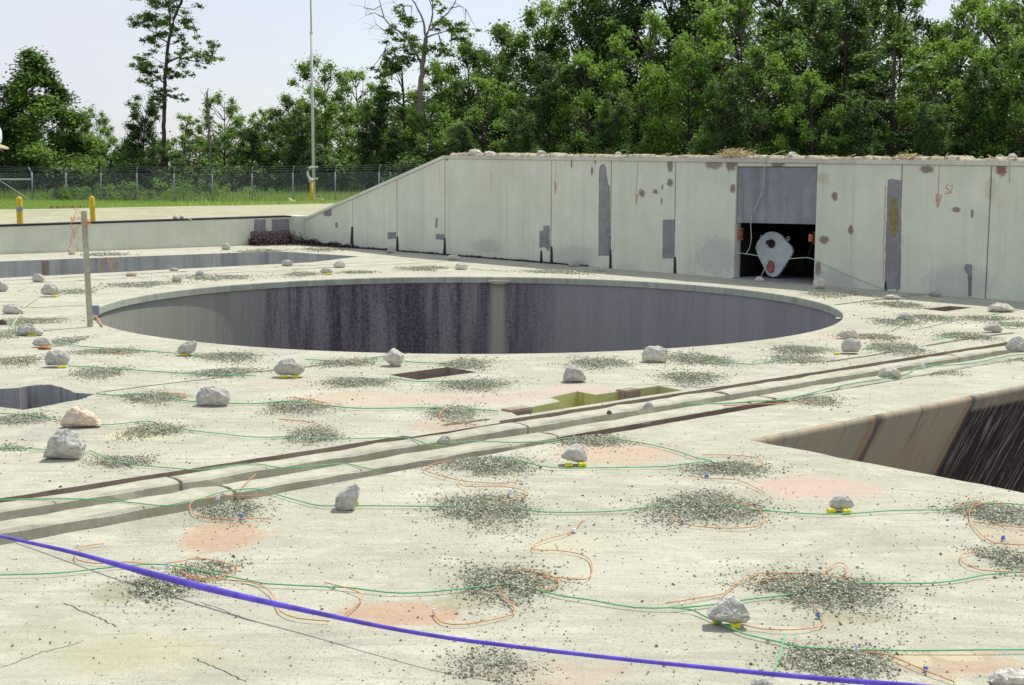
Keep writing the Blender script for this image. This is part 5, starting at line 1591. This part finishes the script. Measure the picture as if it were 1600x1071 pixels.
# cords on the wall
def wallcord(pxs, label, mat='greenpale', off=.03, rad=.0052):
    pts = []
    for q in pxs:
        v, z = onwall(q[0], q[1], UW - (q[2] if len(q) > 2 else off))
        pts.append(W(UW - (q[2] if len(q) > 2 else off), v, z))
    pts = smoothline(pts, .06)
    m = MB(); m.tube(pts, rad, 5)
    o = m.build('pale_cord', M[mat], None, True)
    tag(o, label, 'cord', 'pale cords')
wallcord([(1226, 236), (1212, 240), (1198, 248), (1194, 270), (1191, 298), (1183, 318), (1175, 336), (1173, 352), (1174, 372), (1171, 388), (1166, 396)], 'pale green cord hanging from the wall top across the steel plate')
wallcord([(1149, 395, .012), (1166, 397), (1185, 400), (1205, 403), (1225, 405), (1262, 403), (1275, 408, .02), (1300, 419, .01), (1340, 436, .01), (1384, 453, .012)], 'pale cord strung across the square opening')
wallcord([(1262, 403), (1266, 390), (1270, 378, .02)], 'thin dark cord hanging from the right orange bracket', 'dark', .02, .004)
wallcord([(1555, 246, .04), (1562, 242, .06), (1570, 246, .06), (1577, 250, .05), (1576, 262, .02), (1577, 285, .01)], 'green cord looped round the stone on the right wall top', 'greenpale', .03, .006)
wallcord([(967, 238, -.05), (975, 234, -.05), (983, 238, -.05)], 'small green cord arch on the wall top', 'green', .03, .005)
def lowcord():
    d = ray(297, 343); k = VL - .02 + (-CX * ST + CY * CT); t = k / (-d.x * ST + d.y * CT)
    a = Vector((d.x * t, d.y * t, CAMH + d.z * t)); b = G(364, 382); b.z = .02
    m = MB(); m.tube(smoothline([a + Vector((-.1, .1, .01)), a, a.lerp(b, .5) - Vector((0, 0, .03)), b, b + Vector((.35, .02, 0))], .1), .008, 5)
    tag(m.build('pale_cord', M['greenpale'], None, True), 'pale cord slanting from the low wall top to the pad', 'cord', 'pale cords')
lowcord()

# ------------------------------------------------------------------ sheave block in the opening
def sheave():
    u = UW + .30
    v0, z0 = onwall(1207, 400, u)
    o = W(u, v0, .03)
    e = thing('sheave_block', 'pale grey pear-shaped steel sheave block standing in the square opening', 'sheave block', o)
    def L(a, b, d): return W(u + d, v0 - a, b + .03) - o
    m = MB()
    s = 17.0 / F
    prof = [(1180, 388), (1183, 378), (1190, 370), (1197, 364), (1204, 362), (1212, 363), (1220, 367), (1228, 377), (1236, 385), (1239, 393), (1236, 400), (1228, 412), (1220, 425), (1214, 432), (1207, 434), (1199, 430), (1192, 416), (1184, 400)]
    pts = []
    for px, py in prof:
        v, z = onwall(px, py, u); pts.append((v0 - v, max(0.0, z - .03)))
    m.prism(pts, L, 0, .035)
    m.build('front_plate', M['white'], e, bevel=.004)
    m = MB(); m.prism([(a * .9 - .01, .02 + b * .9) for a, b in pts], L, .07, .095); m.build('rear_plate', M['white'], e, bevel=.012)
    def disc(px, py, r, d0, d1, mat, name, sx=1.0):
        v, z = onwall(px, py, u)
        mm = MB(); mm.prism([(v0 - v + math.cos(q * .3142) * r * sx, z - .03 + math.sin(q * .3142) * r) for q in range(20)], L, d0, d1)
        return mm.build(name, M[mat], e, bevel=.004)
    disc(1206, 381, .062, -.02, .0, 'dark', 'axle_boss'); disc(1204, 379, .035, -.07, -.018, 'dark', 'axle_pin')
    disc(1205, 417, .085, -.03, -.002, 'red', 'lower_hub', .72)
    disc(1208, 400, .17, .055, .08, 'dark', 'sheave_wheel')
    for px, py in ((1188, 371), (1230, 373)):
        v, z = onwall(px, py, u)
        mm = MB(); c = Vector((v0 - v, z - .03))
        ring = [L(c.x + math.cos(q * .5236) * .022, c.y + math.sin(q * .5236) * .026, .025) for q in range(13)]
        mm.tube(ring, .007, 6, False); mm.build('lifting_eye', M['white'], e, True)
    m = MB(); m.tube([L(-.02, .24, -.05), L(-.1, .0, -.12)], .008, 6); m.build('pull_rod', M['zincpole'], e, True)
sheave()
for px, py, lab, sgn in ((1156, 366, 'rusty orange bracket on the left jamb of the opening', -1), (1268, 372, 'rusty orange bracket on the right jamb of the opening', 1)):
    v, z = onwall(px, py, UW + .08)
    o = W(UW + .08, v, z)
    e = thing('jamb_bracket', lab, 'bracket', o, 'orange brackets in the opening')
    m = MB(); a = -.045 * sgn
    m.boxuv(UW + .05, UW + .10, v - .03, v + .03, z - .05, z + .05); m.build('bracket_block', M['orangebr'], e, bevel=.004, loc=o)
    m = MB(); edge = -.742 if sgn > 0 else .598
    m.boxuv(UW + .06, UW + .12, min(edge, edge + .04 * sgn), max(edge, edge + .04 * sgn), z - .085, z + .085); m.build('back_plate', M['red'], e, bevel=.004, loc=o)
    for dz in (-.08, .07):
        m = MB(); m.boxuv(UW + .045, UW + .118, min(edge, edge + .05 * sgn), max(edge, edge + .05 * sgn), z + dz, z + dz + .014); m.build('angle_leg', M['orangebr'], e, loc=o)
# drum in the dark behind the sheave
m = MB(); v, z = onwall(1250, 412, UW + .9)
m.lathe([(.001, -.2), (.2, -.2), (.2, .2), (.001, .2)], 18, Matrix.Translation(W(UW + .9, v, .22)) @ Matrix.Rotation(TH, 4, 'Z') @ Matrix.Rotation(math.pi / 2, 4, 'X'))
tag(m.build('cable_drum', M['dark'], None), 'dark drum deep in the opening behind the sheave block', 'drum')

# ------------------------------------------------------------------ wall top straw, litter heaps
def lumps(name, pts, mat, label, cat, seed, n=120, size=.05, kind=None, group=None, straw=False):
    g = random.Random(seed)
    m = MB()
    for _ in range(n):
        p = pts(g)
        if straw:
            a = g.uniform(0, 6.28); L = g.uniform(.05, .16)
            d = Vector((math.cos(a) * L, math.sin(a) * L, g.gauss(0, .35) * L))
            m.tube([p - d * .5, p + Vector((0, 0, .012)), p + d * .5], .004, 3, False)
        else:
            s = size * g.uniform(.4, 1.2)
            a = g.uniform(0, 6.28); c_, s_ = math.cos(a), math.sin(a)
            t = Vector((c_, s_, g.gauss(0, .6))).normalized() * s; b = Vector((-s_, c_, g.gauss(0, .6))).normalized() * s * .7
            m.quad(p - t, p - b + Vector((0, 0, s * .15)), p + t, p + b + Vector((0, 0, s * .15)))
    return tag(m.build(name, M[mat] if isinstance(mat, str) else mat), label, cat, group, kind)
def top_dirt():
    m = MB(); r = random.Random(4)
    n = 420
    for i in range(n + 1):
        v = -9.5 + (16.5) * i / n
        h = .015 + abs(r.gauss(0, .014)) + .012 * math.sin(v * 3.1) ** 2
        z = topz(v) - .028
        for d, k in ((.0, 0), (.03, .8), (.14, 1), (.35, .9), (.5, 0)):
            m.v.append(W(UW + d + r.gauss(0, .004), v, z + h * k + .0005))
    for i in range(n):
        for q in range(4): m.f.append((i * 5 + q, i * 5 + q + 1, i * 5 + q + 6, i * 5 + q + 5))
    tag(m.build('dirt_crust', M['dirt']), 'crust of brown dirt and debris along the wall top', 'dirt', kind='stuff')
top_dirt()
def wtop(v, du, dz): return W(UW + du, v, topz(v) + dz)
lumps('straw_litter', lambda g: (lambda v: wtop(v, g.uniform(.0, .3), g.uniform(-.02, .012)))(g.uniform(-4.5, 7.0)), 'straw', 'thin straw strewn along the wall top', 'straw', 3, 260, straw=True, kind='stuff')
vs_, _ = onwall(1143, 238)
lumps('straw_heap', lambda g: wtop(vs_ + g.gauss(0, .13), .1 + g.gauss(0, .06), abs(g.gauss(0, .035)) * (1.0)), 'straw', 'heap of yellow straw on the wall top above the rust stains', 'straw', 5, 280, straw=True, group='straw heaps')
vs2, _ = onwall(1417, 240)
lumps('straw_heap', lambda g: wtop(vs2 + g.gauss(0, .08), .05 + g.gauss(0, .04), abs(g.gauss(0, .02))), 'straw', 'small straw tuft on the wall top above the ochre strip', 'straw', 6, 50, straw=True, group='straw heaps')
vs3, _ = onwall(1170, 238)
def litter(g):
    v = 11.6 - abs(g.gauss(0, 1.0)) if g.random() < .55 else g.uniform(3.5, 11.6)
    k = math.exp(-((11.6 - v) / 1.5) ** 2)
    f = .25 + .75 * abs(math.sin(v * 2.3) * math.sin(v * 5.1 + 1))
    d = abs(g.gauss(0, .035 + .22 * k))
    z = max(0, (.025 + .14 * k) * f - d * .4) * g.random()
    return W(UW - d - .01, v, .012 + z)
lumps('leaf_litter', litter, 'litter', 'drift of dark dead leaves along the ramp wall foot', 'leaf litter', 9, 5000, .020, kind='stuff')
def lit2(g): return W(4.1 + g.random() * 1.1, VL - abs(g.gauss(0, .2)) - .01, .01 + abs(g.gauss(0, .09)))
lumps('leaf_litter', lit2, 'litter', 'dark dead leaves heaped in the corner of the two walls', 'leaf litter', 10, 3500, .022, kind='stuff')

# ------------------------------------------------------------------ stake with orange twine
def stake():
    p = G(141, 511)
    e = thing('wooden_stake', 'tall square grey wooden stake standing at the left rim of the shaft', 'stake', p)
    k = p.y / F
    m = MB(); w = 4.0 * k
    m.box(-w, w, -w, w, -.02, 182 * k); o = m.build('shaft', M['wood'], e, bevel=.006); o.rotation_euler = (0, -.02, .5)
    r = random.Random(2)
    m = MB()
    for j in range(12):
        z = r.choice((168 * k, 150 * k, 145 * k, 130 * k, 120 * k))
        c = Vector((r.gauss(-14, 5) * k, -.06 + r.gauss(0, .02), z))
        pts = [Vector((-w * 1.1, -w * 1.1, 165 * k))] if j % 3 == 0 else []
        pts += [c + Vector((r.gauss(0, 5) * k, r.gauss(0, .03), r.gauss(0, 8) * k)) for _ in range(4)]
        m.tube(smoothline(pts, .02), .0024, 4)
    for q in range(4):
        m.tube([Vector((math.cos(a) * w * 1.5, math.sin(a) * w * 1.5, (168 - q * 3) * k)) for a in [i * .6 for i in range(12)]], .004, 4)
    tag(m.build('orange_twine', M['orange'], None, True, None), 'tangle of orange twine tied to the wooden stake', 'twine').location = p
    m = MB()
    q0 = G(139, 497)
    m.tube(smoothline([q0 + Vector((0, 0, .04)), G(150, 500) + Vector((0, 0, .03)), G(155, 505) + Vector((0, 0, .02)), G(160, 512) + Vector((0, 0, .015))], .03), .008, 5)
    tag(m.build('orange_twine', M['orange'], None, True), 'short orange twine from the stake foot to the rim', 'twine')
    m = MB(); c = G(149, 492); m.box(-.035, .035, -.04, .04, 0, .095)
    o = m.build('steel_lug', M['zinc'], None, bevel=.006); o.location = c
    tag(o, 'dark grey steel lug on the rim just behind the stake', 'lug')
stake()
def trench_twine():
    m = MB(); r = random.Random(6)
    for px, w in ((160, 6), (170, 5), (182, 4)):
        pts = [G(px + r.gauss(0, 3), 400 + 30 * i / 5) for i in range(6)]
        pts = []
        for i in range(6):
            v = 10.06
            d = ray(px + r.gauss(0, .6) + (i - 2) * (1.5 if px == 170 else -1), 402 + 4.5 * i); kk = v - .1 + (-CX * ST + CY * CT); t = kk / (-d.x * ST + d.y * CT)
            pts.append(Vector((d.x * t, d.y * t, min(.01, CAMH + d.z * t))))
        m.tube(smoothline(pts, .1), .009, 4)
    tag(m.build('orange_twine', M['orange'], None, True), 'orange twine hanging down the far trench wall right of the stake', 'twine')
trench_twine()

# ------------------------------------------------------------------ violet tape
TAPE = [(G(px, py, z), w) for px, py, z, w in (
    (-90, 818, .004, .006), (0, 838, .008, .006), (50, 849, .018, .008), (120, 865, .036, .009), (200, 887, .047, .010), (290, 911, .052, .0125), (390, 935, .061, .0145),
    (500, 959, .068, .0145), (600, 980, .079, .012), (700, 997, .092, .0095), (800, 1010, .098, .008), (900, 1022, .102, .0075), (1000, 1033, .105, .0073), (1100, 1043, .108, .0072),
    (1200, 1053, .11, .007), (1300, 1062, .11, .008), (1380, 1068, .11, .009), (1480, 1076, .11, .008), (1650, 1090, .11, .008))]
def tape():
    import mathutils
    pts = smoothline([Vector(p) for p, w in TAPE], .03)
    n = len(pts)
    m = MB()
    ws = np.interp(np.linspace(0, 1, n), np.linspace(0, 1, len(TAPE)), [w for p, w in TAPE])
    # flat woven tape, slowly twisting
    prev = None
    for i, p in enumerate(pts):
        d = (pts[min(i + 1, n - 1)] - pts[max(i - 1, 0)]).normalized()
        view = (Vector((0, 0, CAMH)) * 0 + Vector((0, .35, -1))).normalized()
        s = d.cross(Vector((0, .93, -.36))).normalized()
        u = s.cross(d).normalized()
        h = ws[i] * .84
        th = h * .45
        for q in range(8): m.v.append(p + s * h * math.cos(q * math.pi / 4) + u * th * math.sin(q * math.pi / 4))
    for i in range(n - 1):
        for q in range(8): m.f.append((i * 8 + q, i * 8 + (q + 1) % 8, i * 8 + 8 + (q + 1) % 8, i * 8 + 8 + q))
    m.f.append(tuple(range(8))); m.f.append(tuple(n * 8 - 1 - q for q in range(8)))
    tag(m.build('violet_tape', M['purple'], None, True), 'long violet blue tape stretched across the foreground', 'tape')
tape()

# ------------------------------------------------------------------ person at the left picture edge
def person():
    Z = 8.0
    x0 = (-19 - 800) / F * Z
    hz = CAMH + (265 - 190) / F * Z                      # top of the hat
    base = Vector((x0 - .02, Z, 0))
    e = thing('person', 'person in a white hard hat and work clothes at the left picture edge', 'person', base)
    eye = hz - .13
    J = {'pelvis': (-.16, 0, .94), 'chest': (-.14, 0, 1.28), 'neck': (-.06, 0, hz - .30), 'head': (.0, 0, hz - .17), 'crown': (.005, 0, hz - .07),
         'lh': (-.16, -.09, .90), 'lk': (-.14, -.10, .50), 'la': (-.19, -.10, .09), 'lt': (-.02, -.11, .04),
         'rh': (-.16, .09, .90), 'rk': (-.15, .10, .50), 'ra': (-.22, .10, .09), 'rt': (-.05, .11, .04),
         'ls': (-.15, -.19, 1.39), 'le': (-.22, -.24, 1.11), 'lw': (-.12, -.22, .88), 'lp': (-.09, -.21, .80),
         'rs': (-.15, .19, 1.39), 're': (-.22, .24, 1.11), 'rw': (-.13, .22, .88), 'rp': (-.10, .21, .80)}
    rad = dict(pelvis=.15, chest=.165, neck=.06, head=.092, crown=.085, lh=.10, lk=.062, la=.045, lt=.04, rh=.10, rk=.062, ra=.045, rt=.04, ls=.07, le=.048, lw=.033, lp=.04, rs=.07, re=.048, rw=.033, rp=.04)
    E = [('pelvis', 'chest'), ('chest', 'neck'), ('neck', 'head'), ('head', 'crown')] + [q for s in 'lr' for q in (('pelvis', s + 'h'), (s + 'h', s + 'k'), (s + 'k', s + 'a'), (s + 'a', s + 't'), ('chest', s + 's'), (s + 's', s + 'e'), (s + 'e', s + 'w'), (s + 'w', s + 'p'))]
    keys = list(J)
    vs = [J[k] for k in keys]; es = [(keys.index(a), keys.index(b)) for a, b in E]
    rr_ = [rad[k] for k in keys]
    for s in 'lr':
        w = Vector(J[s + 'p'])
        for q in range(5):
            off = Vector((-.03 + .016 * q, -.012 if s == 'l' else .012, -.02))
            i = len(vs)
            if q == 4: pts = [w + Vector((.045, 0, .03)), w + Vector((.06, 0, -.01)), w + Vector((.055, 0, -.04))]
            else: pts = [w + off, w + off + Vector((.008, 0, -.045)), w + off + Vector((.02, 0, -.075 + .006 * abs(q - 1.5)))]
            vs += [tuple(p) for p in pts]; rr_ += [.010, .009, .008]
            es += [(keys.index(s + 'p'), i), (i, i + 1), (i + 1, i + 2)]
    me = bpy.data.meshes.new('body'); me.from_pydata(vs, es, [])
    o = link('body', me, None, e)
    md = o.modifiers.new('skin', 'SKIN'); md.use_smooth_shade = True
    sv = me.skin_vertices[0].data
    for i, r in enumerate(rr_): sv[i].radius = (r, r * (.8 if i < 2 else 1))
    sv[0].use_root = True
    o.modifiers.new('sub', 'SUBSURF').levels = 1
    o.modifiers['sub'].render_levels = 2
    t = NT('clothed_body')
    sx = t.n('ShaderNodeSeparateXYZ'); t.l(t.obj, sx.inputs[0])
    c = t.mix(t.mapr(sx.outputs[2], .93, .95), (.06, .08, .16), (.22, .26, .34))
    c = t.mix(t.mapr(sx.outputs[2], hz - .29, hz - .28), c, (.55, .36, .27))
    c = t.mix(t.mapr(sx.outputs[2], .13, .11), c, (.05, .035, .025))
    me.materials.append(t.fin(c, .85, t.bump(t.noise(40), .3, .004)))
    hd = Vector((.0, 0, hz - .16))
    for nm, pts, r0, mt in (('nose', [(.085, 0, .0), (.115, 0, -.03), (.09, 0, -.04)], .014, 'skin'), ('mouth', [(.09, -.025, -.065), (.098, 0, -.068), (.09, .025, -.065)], .006, 'red'),
                            ('ear', [(-.01, -.09, .015), (-.02, -.1, -.01), (-.01, -.092, -.03)], .013, 'skin'), ('ear', [(-.01, .09, .015), (-.02, .1, -.01), (-.01, .092, -.03)], .013, 'skin'),
                            ('eye', [(.083, -.03, .008), (.088, -.03, .008)], .010, 'dark'), ('eye', [(.083, .03, .008), (.088, .03, .008)], .010, 'dark')):
        if 'skin' not in M: M['skin'] = simple('skin', (.55, .36, .27), .08, 30, .6)
        m = MB(); m.tube([hd + Vector(q) for q in pts], r0, 8); m.build(nm, M[mt], e, True)
    h = thing('hard_hat', 'white hard hat with a yellowed brim at the left picture edge', 'hard hat', base + Vector((.0, 0, hz - .125)))
    m = MB(); m.lathe([(.118, 0), (.120, .03), (.112, .07), (.09, .102), (.055, .12), (.001, .125)], 24); m.build('shell', M['clip'], h, True)
    m = MB(); m.prism([(math.cos(q * .2618) * (.122 + (.045 if math.cos(q * .2618) > .2 else .006)), math.sin(q * .2618) * .128) for q in range(24)], lambda a, b, d: Vector((a, b, d - .10 * max(0, a) - .004)), -.008, .0)
    m.build('brim', M['woodwarm'], h, True)
    h.rotation_euler = (0, .18, 0)
person()
